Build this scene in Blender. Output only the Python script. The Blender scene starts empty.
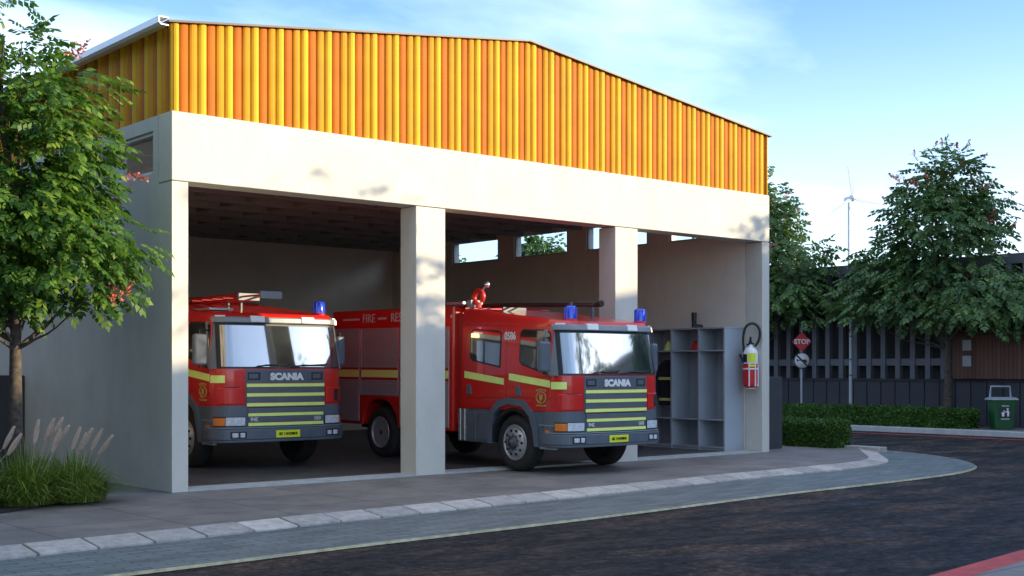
import bpy, bmesh, math, random
import numpy as np
from mathutils import Vector, Matrix
random.seed(7); RNG = np.random.default_rng(11)
PI = math.pi; rad = math.radians
S = bpy.context.scene; COL = S.collection

# ------------------------------------------------------------------ helpers
class MB:
    """collects shapes and links them as one mesh object"""
    def __init__(s): s.v = []; s.f = []; s.m = []; s.sm = []; s.ch = []
    def add(s, vs, fs, m=0, smooth=False):
        n = len(s.v); s.ch.append((list(vs), list(fs), m, smooth)); s.v += [tuple(p) for p in vs]
        s.f += [tuple(i+n for i in f) for f in fs]; s.m += [m]*len(fs); s.sm += [smooth]*len(fs)
        return s
    def box(s, x0, x1, y0, y1, z0, z1, m=0):
        v = [(x, y, z) for z in (z0, z1) for y in (y0, y1) for x in (x0, x1)]
        return s.add(v, [(0,2,3,1),(4,5,7,6),(0,1,5,4),(2,6,7,3),(0,4,6,2),(1,3,7,5)], m)
    def prism(s, poly, axis, a, b, m=0):
        """poly of 2D points extruded along axis: x -> poly is (y,z); y -> (x,z); z -> (x,y)"""
        def P(p, t):
            return (t, p[0], p[1]) if axis == 'x' else (p[0], t, p[1]) if axis == 'y' else (p[0], p[1], t)
        n = len(poly); v = [P(p, a) for p in poly]+[P(p, b) for p in poly]
        f = [tuple(range(n)), tuple(range(2*n-1, n-1, -1))]
        f += [(i, n+i, n+(i+1) % n, (i+1) % n) for i in range(n)]
        return s.add(v, f, m)
    def lathe(s, prof, axis='z', c=(0,0,0), n=24, m=0, smooth=True):
        """prof: list of (radius, height)"""
        vs = []
        for r, h in prof:
            for k in range(n):
                a = 2*PI*k/n; p, q = r*math.cos(a), r*math.sin(a)
                o = (p, q, h) if axis == 'z' else (h, p, q) if axis == 'x' else (p, h, q)
                vs.append((c[0]+o[0], c[1]+o[1], c[2]+o[2]))
        fs = []
        for j in range(len(prof)-1):
            for k in range(n):
                k2 = (k+1) % n; fs.append((j*n+k, j*n+k2, (j+1)*n+k2, (j+1)*n+k))
        s.add(vs, fs, m, smooth)
        L = len(prof)-1
        if prof[0][0] > 1e-4: s.add(vs[:n], [tuple(range(n))], m)
        if prof[-1][0] > 1e-4: s.add(vs[L*n:], [tuple(range(n))], m)
        return s
    def tube(s, pts, r, n=8, m=0):
        pts = [Vector(p) for p in pts]; k = len(pts)
        rs = r if isinstance(r, (list, tuple)) else [r]*k
        vs = []; up = Vector((0.013, 0.021, 1)).normalized(); prevx = None
        for i, p in enumerate(pts):
            d = (pts[min(i+1, k-1)]-pts[max(i-1, 0)]).normalized()
            if prevx is None:
                x = d.cross(up)
                if x.length < .05: x = d.cross(Vector((1, 0, 0)))
            else: x = prevx - d*prevx.dot(d)
            x.normalize(); prevx = x; y = d.cross(x)
            for j in range(n):
                a = 2*PI*j/n; vs.append(p+(x*math.cos(a)+y*math.sin(a))*rs[i])
        fs = [(i*n+j, i*n+(j+1) % n, (i+1)*n+(j+1) % n, (i+1)*n+j) for i in range(k-1) for j in range(n)]
        s.add(vs, fs, m, True)
        s.add(vs[:n], [tuple(range(n))], m); s.add(vs[-n:], [tuple(range(n))], m)
        return s
    def each(s, name, mats, parent=None, **k):
        """one object per added shape"""
        return [MB().add(*c).build(name, mats, parent, **k) for c in s.ch]
    def build(s, name, mats, parent=None, bevel=0, recalc=True, seg=2):
        me = bpy.data.meshes.new(name); me.from_pydata(s.v, [], s.f)
        if not isinstance(mats, (list, tuple)): mats = [mats]
        for m in mats: me.materials.append(m)
        me.polygons.foreach_set('material_index', s.m); me.polygons.foreach_set('use_smooth', s.sm)
        if recalc:
            b = bmesh.new(); b.from_mesh(me); bmesh.ops.recalc_face_normals(b, faces=b.faces); b.to_mesh(me); b.free()
        o = bpy.data.objects.new(name, me); COL.objects.link(o)
        if parent: o.parent = parent
        if bevel:
            md = o.modifiers.new('bevel', 'BEVEL'); md.width = bevel; md.segments = seg; md.limit_method = 'ANGLE'; md.angle_limit = rad(40)
            md.harden_normals = False
        return o

def tag(o, label=None, cat=None, group=None, kind=None):
    if label: o['label'] = label
    if cat: o['category'] = cat
    if group: o['group'] = group
    if kind: o['kind'] = kind
    return o
def empty(name, loc=(0,0,0), rz=0, sc=1.0):
    o = bpy.data.objects.new(name, None); COL.objects.link(o)
    o.location = loc; o.rotation_euler = (0, 0, rz); o.scale = (sc, sc, sc); o.empty_display_size = .2
    return o
def struct(o): o['kind'] = 'structure'; return o
def text(name, body, size, mat, parent, loc, rot, bold=.0, sx=1.0, align='CENTER', ext=.003):
    cu = bpy.data.curves.new(name, 'FONT'); cu.body = body; cu.size = size; cu.align_x = align; cu.align_y = 'CENTER'
    cu.extrude = ext; cu.offset = bold; cu.resolution_u = 3
    t = bpy.data.objects.new(name, cu); COL.objects.link(t)
    dg = bpy.context.evaluated_depsgraph_get(); me = bpy.data.meshes.new_from_object(t.evaluated_get(dg))
    bpy.data.objects.remove(t); me.materials.clear(); me.materials.append(mat)
    o = bpy.data.objects.new(name, me); COL.objects.link(o); o.parent = parent
    o.location = loc; o.rotation_euler = rot; o.scale = (sx, 1, 1)
    return o

# ------------------------------------------------------------------ materials
def newmat(name):
    m = bpy.data.materials.new(name); m.use_nodes = True; nt = m.node_tree
    b = nt.nodes['Principled BSDF']; return m, nt, b
def N(nt, t, **kw):
    n = nt.nodes.new(t)
    for k, v in kw.items():
        if k.startswith('i_'): n.inputs[k[2:].replace('_', ' ')].default_value = v
        else: setattr(n, k, v)
    return n
def ramp(nt, src, stops):
    r = nt.nodes.new('ShaderNodeValToRGB'); nt.links.new(src, r.inputs[0])
    e = r.color_ramp.elements
    while len(e) < len(stops): e.new(.5)
    for i, (p, c) in enumerate(stops): e[i].position = p; e[i].color = (*c, 1) if len(c) == 3 else c
    return r.outputs[0]
def coords(nt, scale=(1,1,1), kind='Object'):
    tc = nt.nodes.new('ShaderNodeTexCoord'); mp = nt.nodes.new('ShaderNodeMapping'); mp.inputs['Scale'].default_value = scale
    nt.links.new(tc.outputs[kind], mp.inputs[0]); return mp.outputs[0]
def noise(nt, co, scale, detail=5, rough=.55, out='Fac'):
    n = nt.nodes.new('ShaderNodeTexNoise'); n.inputs['Scale'].default_value = scale; n.inputs['Detail'].default_value = detail
    n.inputs['Roughness'].default_value = rough; nt.links.new(co, n.inputs['Vector']); return n.outputs[out]
def bump(nt, b, h, strength=.3, dist=.01):
    n = nt.nodes.new('ShaderNodeBump'); n.inputs['Strength'].default_value = strength; n.inputs['Distance'].default_value = dist
    nt.links.new(h, n.inputs['Height']); nt.links.new(n.outputs[0], b.inputs['Normal']); return n
def mixc(nt, fac, a, b, mode='MIX'):
    n = nt.nodes.new('ShaderNodeMix'); n.data_type = 'RGBA'; n.blend_type = mode
    for sock, val in ((n.inputs[0], fac), (n.inputs[6], a), (n.inputs[7], b)):
        if hasattr(val, 'type') and hasattr(val, 'node'): nt.links.new(val, sock)
        elif isinstance(val, (int, float)): sock.default_value = val
        else: sock.default_value = (*val, 1)
    return n.outputs[2]
def mat(name, col, rough=.5, metal=0, var=.12, vs=3, bs=60, bstr=.0, coat=0, spec=.5, emit=None, es=0, dirt=0):
    m, nt, b = newmat(name)
    co = coords(nt); lo = tuple(c*(1-var) for c in col); hi = tuple(min(1, c*(1+var)) for c in col)
    c = ramp(nt, noise(nt, co, vs), [(.3, lo), (.7, hi)])
    if dirt:
        c = mixc(nt, ramp(nt, noise(nt, coords(nt, (1, 1, .35)), 2.2, 8, .7), [(.45, (0, 0, 0)), (.75, (dirt,)*3)]), c, (.12, .1, .085))
    nt.links.new(c, b.inputs['Base Color'])
    b.inputs['Roughness'].default_value = rough; b.inputs['Metallic'].default_value = metal
    b.inputs['Coat Weight'].default_value = coat; b.inputs['Specular IOR Level'].default_value = spec; b.inputs['Coat Roughness'].default_value = .06
    if bstr: bump(nt, b, noise(nt, co, bs, 6, .6), bstr)
    if emit: b.inputs['Emission Color'].default_value = (*emit, 1); b.inputs['Emission Strength'].default_value = es
    return m
M = {}
M['plaster'] = mat('white_plaster', (.58, .56, .50), .85, var=.045, vs=1.3, bs=35, bstr=.12, dirt=.13)
M['inner'] = mat('beige_plaster', (.74, .68, .59), .9, var=.05, vs=1.1, bs=40, bstr=.1, dirt=.1)
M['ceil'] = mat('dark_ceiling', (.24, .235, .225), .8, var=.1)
M['yellow'] = mat('yellow_cladding', (.62, .36, .020), .6, var=.08, vs=2, dirt=.12, spec=.15)
M['amber'] = mat('amber_cladding', (.55, .235, .010), .6, var=.10, vs=2, dirt=.12, spec=.15)
M['orange'] = mat('orange_cladding', (.42, .115, .008), .6, var=.10, vs=2, dirt=.12, spec=.15)
M['gutter'] = mat('white_metal', (.75, .76, .78), .35, metal=.3, var=.03)
M['roof'] = mat('roof_sheet', (.07, .045, .045), .5)
M['frame'] = mat('window_frame', (.55, .54, .52), .4)
M['red'] = mat('red_paint', (.60, .018, .014), .28, var=.05, vs=1.5, coat=.6)
M['redd'] = mat('red_trim', (.40, .012, .010), .35, var=.05)
M['lime'] = mat('lime_stripe', (.78, .98, .27), .35, var=.05, vs=8)
M['yel'] = mat('number_plate', (.74, .80, .03), .35, var=.03)
M['grey'] = mat('grey_plastic', (.10, .122, .150), .42, var=.1, vs=4, bs=200, bstr=.03)
M['greyl'] = mat('light_grey_plastic', (.20, .23, .26), .35, var=.06)
M['dark'] = mat('dark_plastic', (.018, .02, .023), .5, var=.2)
M['chassis'] = mat('chassis_black', (.012, .012, .013), .7, var=.3)
M['tyre'] = mat('tyre_rubber', (.022, .021, .021), .8, var=.25, vs=9, bs=80, bstr=.2)
M['rim'] = mat('rim_metal', (.50, .51, .53), .32, metal=.55, var=.08, vs=6)
M['hub'] = mat('hub_metal', (.10, .10, .105), .45, metal=.5, var=.15)
M['chrome'] = mat('bright_metal', (.72, .73, .75), .25, metal=.85, var=.04)
M['white'] = mat('white_paint', (.78, .78, .78), .4, var=.03)
M['silver'] = mat('silver_letter', (.55, .56, .58), .35, var=.03)
M['gold'] = mat('gold_crest', (.45, .30, .08), .45, var=.2, vs=30)
M['amberlens'] = mat('amber_lens', (.75, .20, .02), .12, var=.05, coat=1)
M['lens'] = mat('headlight_lens', (.60, .64, .68), .08, var=.2, vs=25, coat=1)
M['blue'] = mat('blue_beacon', (.02, .07, .75), .12, var=.15, vs=12, coat=1)
M['marker'] = mat('marker_lamp', (.8, .7, .5), .3, emit=(1, .66, .30), es=3.0)
M['locker'] = mat('grey_locker', (.36, .40, .44), .5, var=.06, vs=2)
M['black'] = mat('black_rubber', (.012, .012, .012), .45, var=.2)
M['boot'] = mat('black_boot', (.02, .018, .016), .5, var=.2)
M['bark'] = mat('bark', (.075, .060, .048), .9, var=.5, vs=14, bs=28, bstr=.9)
M['soil'] = mat('dark_soil', (.022, .018, .014), .95, var=.4, vs=12, bs=50, bstr=.6)
M['edging'] = mat('bed_edging', (.025, .022, .02), .8, var=.2)
M['slab'] = mat('dark_grey_render', (.045, .047, .055), .8, var=.12, vs=1.5, bs=30, bstr=.15)
M['post'] = mat('grey_post', (.115, .118, .13), .7, var=.12, vs=2)
M['back'] = mat('charcoal_panel', (.03, .03, .035), .8, var=.2, vs=.6)
M['bin'] = mat('green_bin', (.012, .085, .028), .42, var=.1, vs=5)
M['bingrey'] = mat('grey_lid', (.36, .39, .42), .45, var=.05)
M['signred'] = mat('sign_red', (.60, .02, .02), .4, var=.03)
M['sill'] = mat('light_concrete', (.42, .43, .42), .8, var=.12, vs=4, bs=60, bstr=.2, dirt=.25)
M['turb'] = mat('turbine_white', (.55, .60, .65), .5, var=.02)
M['redline'] = mat('red_kerb_paint', (.46, .06, .055), .7, var=.22, vs=7, bs=90, bstr=.3, dirt=.2)
M['yline'] = mat('yellow_line', (.36, .33, .20), .7, var=.35, vs=9, dirt=.3)
M['nav'] = mat('navy_coat', (.02, .022, .03), .9, var=.2, vs=10)
M['brick'] = mat('dark_brick', (.075, .085, .10), .9, var=.3, vs=5)
M['office'] = mat('office_wall', (.36, .33, .30), .85, var=.1)

def glass(name, tint=(.02, .03, .035), refl=.5, rough=.03):
    m, nt, b = newmat(name)
    b.inputs['Base Color'].default_value = (*tint, 1); b.inputs['Roughness'].default_value = .1
    g = N(nt, 'ShaderNodeBsdfGlossy'); g.inputs['Roughness'].default_value = rough; g.inputs['Color'].default_value = (.93, .96, 1, 1)
    bp = N(nt, 'ShaderNodeBump'); bp.inputs['Strength'].default_value = .05; bp.inputs['Distance'].default_value = .02
    nt.links.new(noise(nt, coords(nt), 1.2, 2), bp.inputs['Height']); nt.links.new(bp.outputs[0], g.inputs['Normal'])
    mx = N(nt, 'ShaderNodeMixShader'); fr = N(nt, 'ShaderNodeLayerWeight'); fr.inputs['Blend'].default_value = .35
    mr = N(nt, 'ShaderNodeMapRange'); mr.inputs['To Min'].default_value = refl; mr.inputs['To Max'].default_value = 1
    nt.links.new(fr.outputs['Fresnel'], mr.inputs['Value']); nt.links.new(mr.outputs[0], mx.inputs[0])
    nt.links.new(b.outputs[0], mx.inputs[1]); nt.links.new(g.outputs[0], mx.inputs[2])
    nt.links.new(mx.outputs[0], nt.nodes['Material Output'].inputs[0]); return m
M['wind'] = glass('windscreen_glass', refl=.24, rough=.045)
M['side'] = glass('cab_side_glass', tint=(.012, .013, .014), refl=.18)
M['mirror'] = glass('mirror_glass', refl=.8)
def clearglass():
    m, nt, b = newmat('window_pane_glass')
    t = N(nt, 'ShaderNodeBsdfTransparent'); t.inputs[0].default_value = (.88, .93, .95, 1)
    g = N(nt, 'ShaderNodeBsdfGlossy'); g.inputs['Roughness'].default_value = .02
    mx = N(nt, 'ShaderNodeMixShader'); lw = N(nt, 'ShaderNodeLayerWeight'); lw.inputs['Blend'].default_value = .5
    pw = N(nt, 'ShaderNodeMath', operation='POWER'); pw.inputs[1].default_value = 3.5; nt.links.new(lw.outputs['Facing'], pw.inputs[0]); nt.links.new(pw.outputs[0], mx.inputs[0]); nt.links.new(t.outputs[0], mx.inputs[1]); nt.links.new(g.outputs[0], mx.inputs[2])
    nt.links.new(mx.outputs[0], nt.nodes['Material Output'].inputs[0]); return m
M['pane'] = clearglass()

def leafmat(name, cols, trans=.35):
    m, nt, b = newmat(name)
    geo = N(nt, 'ShaderNodeNewGeometry')
    n1 = noise(nt, coords(nt), 1.1, 2)
    ad = N(nt, 'ShaderNodeMath', operation='ADD'); mu = N(nt, 'ShaderNodeMath', operation='MULTIPLY'); mu.inputs[1].default_value = .55
    nt.links.new(geo.outputs['Random Per Island'], mu.inputs[0]); 
    m2 = N(nt, 'ShaderNodeMath', operation='MULTIPLY'); m2.inputs[1].default_value = .55
    nt.links.new(n1, m2.inputs[0]); nt.links.new(mu.outputs[0], ad.inputs[0]); nt.links.new(m2.outputs[0], ad.inputs[1])
    c = ramp(nt, ad.outputs[0], [(i/(len(cols)-1), k) for i, k in enumerate(cols)])
    nt.links.new(c, b.inputs['Base Color']); b.inputs['Roughness'].default_value = .5; b.inputs['Specular IOR Level'].default_value = .35
    t = N(nt, 'ShaderNodeBsdfTranslucent'); nt.links.new(mixc(nt, .5, c, (.10, .22, .01)), t.inputs[0])
    mx = N(nt, 'ShaderNodeMixShader'); mx.inputs[0].default_value = trans
    nt.links.new(b.outputs[0], mx.inputs[1]); nt.links.new(t.outputs[0], mx.inputs[2])
    nt.links.new(mx.outputs[0], nt.nodes['Material Output'].inputs[0]); return m
M['leaf'] = leafmat('tree_leaves', [(.014, .046, .014), (.044, .12, .024), (.10, .215, .032), (.30, .39, .05)], .42)
M['leaffar'] = leafmat('far_leaves', [(.030, .068, .034), (.070, .145, .056), (.135, .225, .074), (.26, .34, .10)], .3)  # greens lifted so the colour carries the haze over the far trees
M['flower'] = leafmat('pink_flowers', [(.45, .06, .07), (.62, .14, .13), (.70, .30, .24)], .3)
M['blade'] = leafmat('grass_blades', [(.035, .08, .012), (.09, .17, .02), (.19, .28, .04), (.42, .44, .14)], .35)
M['plume'] = leafmat('grass_plume', [(.80, .56, .46), (.92, .74, .64), (.95, .86, .80)], .3)
M['hedge'] = leafmat('hedge_leaves', [(.015, .045, .008), (.03, .085, .012), (.06, .14, .018), (.12, .21, .02)], .2)

def groundmats():
    # pavement: large square tiles
    m, nt, b = newmat('pavement_tiles'); co = coords(nt)
    br = N(nt, 'ShaderNodeTexBrick'); br.offset = 0; br.inputs['Scale'].default_value = 1; br.inputs['Brick Width'].default_value = 1.5; br.inputs['Row Height'].default_value = 1.35
    br.inputs['Mortar Size'].default_value = .009; br.inputs['Color1'].default_value = (.225, .205, .192, 1); br.inputs['Color2'].default_value = (.19, .175, .165, 1); br.inputs['Mortar'].default_value = (.05, .045, .042, 1)
    nt.links.new(co, br.inputs['Vector'])
    c = mixc(nt, .7, br.outputs['Color'], ramp(nt, noise(nt, co, 1.1, 11, .72), [(.34, (.48, .48, .50)), (.62, (1.22, 1.19, 1.15))]), 'MULTIPLY')
    c = mixc(nt, .35, c, ramp(nt, noise(nt, co, 90, 4, .7), [(.3, (.6, .6, .6)), (.7, (1.3, 1.3, 1.3))]), 'MULTIPLY')
    nt.links.new(c, b.inputs['Base Color']); b.inputs['Roughness'].default_value = .62
    bump(nt, b, noise(nt, co, 110, 5, .7), .15); M['pave'] = m
    # brick strip
    m, nt, b = newmat('blue_grey_block_paving'); co = coords(nt)
    br = N(nt, 'ShaderNodeTexBrick'); br.inputs['Scale'].default_value = 1; br.inputs['Brick Width'].default_value = .42; br.inputs['Row Height'].default_value = .105
    br.inputs['Mortar Size'].default_value = .007; br.inputs['Color1'].default_value = (.20, .235, .235, 1); br.inputs['Color2'].default_value = (.12, .15, .155, 1); br.inputs['Mortar'].default_value = (.03, .033, .035, 1)
    nt.links.new(co, br.inputs['Vector'])
    c = mixc(nt, .6, br.outputs['Color'], ramp(nt, noise(nt, coords(nt, (.5, 2, 1)), 2.5, 8, .7), [(.3, (.5, .5, .5)), (.72, (1.35, 1.3, 1.25))]), 'MULTIPLY')
    nt.links.new(c, b.inputs['Base Color']); b.inputs['Roughness'].default_value = .6
    bump(nt, b, br.outputs['Fac'], -.35, .006); M['blocks'] = m
    # kerb stones
    m, nt, b = newmat('kerb_stone'); co = coords(nt); geo = N(nt, 'ShaderNodeNewGeometry')
    c = ramp(nt, geo.outputs['Random Per Island'], [(0, (.36, .34, .32)), (.5, (.44, .41, .375)), (1, (.54, .50, .45))])
    c = mixc(nt, .6, c, ramp(nt, noise(nt, co, 7, 10, .75), [(.36, (.5, .5, .5)), (.62, (1.2, 1.2, 1.2))]), 'MULTIPLY')
    nt.links.new(c, b.inputs['Base Color']); b.inputs['Roughness'].default_value = .75; bump(nt, b, noise(nt, co, 70, 5, .7), .2); M['kerb'] = m
    # asphalt
    m, nt, b = newmat('asphalt'); co = coords(nt)
    c = ramp(nt, noise(nt, coords(nt, (.55, 1.3, 1)), 1.1, 10, .72), [(.36, (.014, .018, .024)), (.50, (.030, .032, .037)), (.62, (.085, .064, .052))])
    g = ramp(nt, noise(nt, co, 9, 12, .84), [(.40, (.30, .30, .33)), (.50, (.9, .87, .85)), (.60, (3.4, 2.7, 2.3))])
    c = mixc(nt, .85, c, g, 'MULTIPLY')
    v = N(nt, 'ShaderNodeTexVoronoi'); v.inputs['Scale'].default_value = 15; nt.links.new(co, v.inputs['Vector'])
    sp = ramp(nt, v.outputs['Distance'], [(.0, (1, 1, 1)), (.14, (1, 1, 1)), (.2, (0, 0, 0))])
    pat = ramp(nt, noise(nt, coords(nt, (.4, 1.2, 1)), 1.7, 6, .7), [(.45, (0, 0, 0)), (.66, (.75,)*3)])
    c = mixc(nt, mixc(nt, 1.0, sp, pat, 'MULTIPLY'), c, (.21, .155, .12))
    nt.links.new(c, b.inputs['Base Color']); b.inputs['Specular IOR Level'].default_value = .16
    nt.links.new(ramp(nt, noise(nt, coords(nt, (.6, 1.3, 1)), 2.3, 8, .7), [(.35, (.42,)*3), (.65, (.85,)*3)]), b.inputs['Roughness'])
    bump(nt, b, noise(nt, co, 7, 12, .85), 1.0, .06); M['asph'] = m
    # interior floor
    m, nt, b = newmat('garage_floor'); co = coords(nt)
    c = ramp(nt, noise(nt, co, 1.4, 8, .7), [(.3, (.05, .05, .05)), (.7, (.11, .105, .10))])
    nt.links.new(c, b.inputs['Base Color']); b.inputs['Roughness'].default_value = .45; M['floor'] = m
    m, nt, b = newmat('far_ground'); co = coords(nt)
    c = ramp(nt, noise(nt, co, .05, 6), [(.3, (.05, .07, .03)), (.7, (.10, .11, .06))])
    nt.links.new(c, b.inputs['Base Color']); b.inputs['Roughness'].default_value = .9; M['grd'] = m
    # brown boards
    m, nt, b = newmat('brown_boards'); co = coords(nt)
    w = N(nt, 'ShaderNodeTexBrick'); w.offset = 0; w.inputs['Scale'].default_value = 1; w.inputs['Brick Width'].default_value = .13; w.inputs['Row Height'].default_value = 9
    w.inputs['Mortar Size'].default_value = .008; w.inputs['Color1'].default_value = (.15, .062, .035, 1); w.inputs['Color2'].default_value = (.095, .04, .025, 1); w.inputs['Mortar'].default_value = (.02, .01, .008, 1)
    mp = N(nt, 'ShaderNodeMapping'); mp.inputs['Rotation'].default_value = (0, 0, PI/2)
    tc = N(nt, 'ShaderNodeTexCoord'); sx = N(nt, 'ShaderNodeSeparateXYZ'); cx = N(nt, 'ShaderNodeCombineXYZ')
    nt.links.new(tc.outputs['Object'], sx.inputs[0]); nt.links.new(sx.outputs['Y'], cx.inputs['X']); nt.links.new(sx.outputs['Z'], cx.inputs['Y'])
    nt.links.new(cx.outputs[0], w.inputs['Vector'])
    c = mixc(nt, .5, w.outputs['Color'], ramp(nt, noise(nt, coords(nt, (1, 8, .6)), 3, 6), [(.3, (.6,)*3), (.7, (1.3,)*3)]), 'MULTIPLY')
    nt.links.new(c, b.inputs['Base Color']); b.inputs['Roughness'].default_value = .7; M['boards'] = m
    # roller shutter
    m, nt, b = newmat('roller_shutter'); 
    w = N(nt, 'ShaderNodeTexWave'); w.bands_direction = 'Z'; w.inputs['Scale'].default_value = 6.5; nt.links.new(coords(nt), w.inputs['Vector'])
    b.inputs['Base Color'].default_value = (.40, .385, .42, 1); b.inputs['Roughness'].default_value = .4; b.inputs['Metallic'].default_value = .3
    bump(nt, b, w.outputs['Fac'], .35, .01); M['shut'] = m
groundmats()

# ------------------------------------------------------------------ the ground, roads and kerbs
L = 13.45                      # length of the station's front
def sheet(name, poly, z, m):
    b = MB(); b.add([(x, y, z) for x, y in poly], [tuple(range(len(poly)))])
    o = b.build(name, m, recalc=False)
    if o.data.polygons[0].normal.z < 0: o.data.flip_normals()
    return struct(o)
RZ = -.10
sheet('ground', [(-600, -600), (900, -600), (900, 900), (-600, 900)], -.16, M['grd'])
sheet('road', [(-60, -30), (60, -30), (60, 80), (-60, 80)], RZ, M['asph'])
def smooth_line(pts, n=6):
    out = []
    P = [pts[0]]+list(pts)+[pts[-1]]
    for i in range(1, len(P)-2):
        for k in range(n):
            t = k/n; a, b, c, d = [np.array(P[i+j]) for j in (-1, 0, 1, 2)]
            out.append(tuple(.5*((2*b)+(c-a)*t+(2*a-5*b+4*c-d)*t*t+(3*b-a-3*c+d)*t**3)))
    return out+[tuple(pts[-1])]
inner = smooth_line([(-14, -4.45), (-3.7, -3.97), (0, -3.62), (5.2, -3.28), (8.4, -3.05), (11.0, -2.93), (12.6, -2.78), (13.5, -2.4), (14.3, -1.8), (15.1, -1.15), (15.95, -.45), (16.35, .6), (16.45, 3), (16.45, 30)])
def offset_line(pts, d):
    out = []
    for i, p in enumerate(pts):
        a = np.array(pts[max(i-1, 0)]); b = np.array(pts[min(i+1, len(pts)-1)]); t = (b-a)/np.linalg.norm(b-a)
        out.append((p[0]+t[1]*d, p[1]-t[0]*d))
    return out
pave = inner+[(-14, 30)]
sheet('pavement', pave, 0, M['pave'])
# block-paved strip between the kerb and the road, with its yellow edge line
outer = smooth_line([(-14, -6.35), (-3.5, -5.88), (-.9, -5.70), (3, -5.52), (6.7, -5.22), (9.2, -5.13), (11.3, -5.02), (12.8, -4.80), (14.1, -4.30), (15.2, -3.45), (16.05, -2.4), (16.7, -1.1), (17.05, .5), (17.2, 3), (17.2, 30)])
lowin = offset_line(inner, .30)
sheet('paved_strip', outer+lowin[::-1], RZ+.03, M['blocks'])
y2 = offset_line(outer, .028)
b = MB()
for i in range(len(outer)-1):
    b.add([(*outer[i], RZ+.034), (*outer[i+1], RZ+.034), (*y2[i+1], RZ+.008), (*y2[i], RZ+.008)], [(0, 1, 2, 3)])
struct(b.build('yellow_line', M['yline']))
# kerb stones, laid as one kerb
def resample(pts, step):
    out = [np.array(pts[0])]; acc = 0
    for a, c in zip(pts[:-1], pts[1:]):
        a = np.array(a, float); c = np.array(c, float); d = np.linalg.norm(c-a); t = step-acc
        while t <= d: out.append(a+(c-a)*t/d); t += step
        acc = (acc+d) % step
    return [tuple(p) for p in out]
kp = resample(inner[:-1]+[(16.45, 9)], .62)
ki = offset_line(kp, -.02); ko = offset_line(kp, .36)
b = MB()
for i in range(len(kp)-1):
    if kp[i][1] > 8: break
    g = .014
    A, B_ = np.array(ki[i]), np.array(ki[i+1]); C_, D = np.array(ko[i+1]), np.array(ko[i]); u = (B_-A)/np.linalg.norm(B_-A)*g
    j = random.uniform(-.003, .003)
    top = [(*(A+u), .012+j), (*(B_-u), .012+j), (*(C_-u), RZ+.055+j), (*(D+u), RZ+.055+j)]
    bot = [(x, y, -.155) for x, y, z in top]
    b.add(top+bot, [(0,1,2,3), (7,6,5,4), (0,4,5,1), (1,5,6,2), (2,6,7,3), (3,7,4,0)])
struct(b.build('kerb', M['kerb'], bevel=.008))
# small kerb block by the hedge
b = MB()
b.box(15.9, 16.2, -1.05, -.15, -.155, .05)
struct(b.build('short_kerb', M['kerb'], bevel=.01))
# far side of the cross street
b = MB(); b.box(24.62, 24.95, -30, 60, -.155, .05); struct(b.build('far_kerb', M['sill'], bevel=.02))
sheet('far_pavement', [(24.95, -30), (60, -30), (60, 60), (24.95, 60)], .03, M['pave'])
b = MB(); b.box(23.45, 23.62, -30, 60, -.155, RZ+.008); struct(b.build('red_line', M['redline']))
# near side of the road: red-painted kerb and pavement
b = MB(); b.prism([(-6, -11.52), (14, -9.12), (14, -9.40), (-6, -11.80)], 'z', -.155, -.085); struct(b.build('near_kerb', M['redline'], bevel=.005))
sheet('near_pavement', [(-6.0, -30), (14, -30), (14, -9.404), (-6.0, -11.804)], -.088, M['pave'])

# ------------------------------------------------------------------ the fire station
D = 13.6; TH = .25; HB = 4.42; HC = 5.40; HE = 6.67; HR = 7.53
st = tag(empty('fire_station', (0, 0, 0)), 'white three-bay fire station with orange and yellow ribbed cladding under its gable', 'building')
b = MB()
piers = [(0, .24), (4.26, 4.86), (8.86, 9.46), (L-.24, L)]
b.box(0, .25, 0, .45, 0, HB-.012); b.build('pier', M['plaster'], st, bevel=.006)
for i, (x0, x1) in enumerate(piers[1:]):
    MB().box(x0, x1, 0, .44, 0, HB-.012).build('pier', M['plaster'], st, bevel=.012)
MB().box(0, L, 0, .44, HB, HC).build('lintel', M['plaster'], st, bevel=.012)
WZ0, WZ1 = 4.58, 5.20
WY = [(.62, 2.62), (3.28, 5.30), (5.96, 7.96), (8.60, 10.55), (11.25, 12.72)]
def side_wall(x0, x1, m):
    b = MB(); b.box(x0, x1, .45, D, 0, WZ0); b.box(x0, x1, .45, D, WZ1, HC)
    ys = [.45]+[v for w in WY for v in w]+[D]
    for a, c in zip(ys[::2], ys[1::2]): b.box(x0, x1, a, c, WZ0, WZ1)
    return b.build('wall', m, st)
side_wall(.004, TH*.5, M['plaster']); side_wall(TH*.5, TH-.004, M['inner'])
side_wall(L-TH+.004, L-TH*.5, M['inner']); side_wall(L-TH*.5, L-.004, M['plaster'])
MB().box(TH, L-TH, D-TH, D-.004, 0, HC).build('wall', M['inner'], st)
for x0, x1 in ((.06, .19), (L-.19, L-.06)):
    for y0, y1 in WY:
        f = MB()
        f.box(x0-.02, x1+.02, y0+.001, y0+.055, WZ0+.001, WZ1-.001); f.box(x0-.02, x1+.02, y1-.055, y1-.001, WZ0+.001, WZ1-.001)
        f.box(x0-.02, x1+.02, y0+.055, y1-.055, WZ0+.001, WZ0+.05); f.box(x0-.02, x1+.02, y0+.055, y1-.055, WZ1-.05, WZ1-.001)
        fo = f.build('window', M['frame'], st)
        p = MB().box((x0+x1)/2-.004, (x0+x1)/2+.004, y0+.056, y1-.056, WZ0+.051, WZ1-.051).build('pane', M['pane'], fo)
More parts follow.
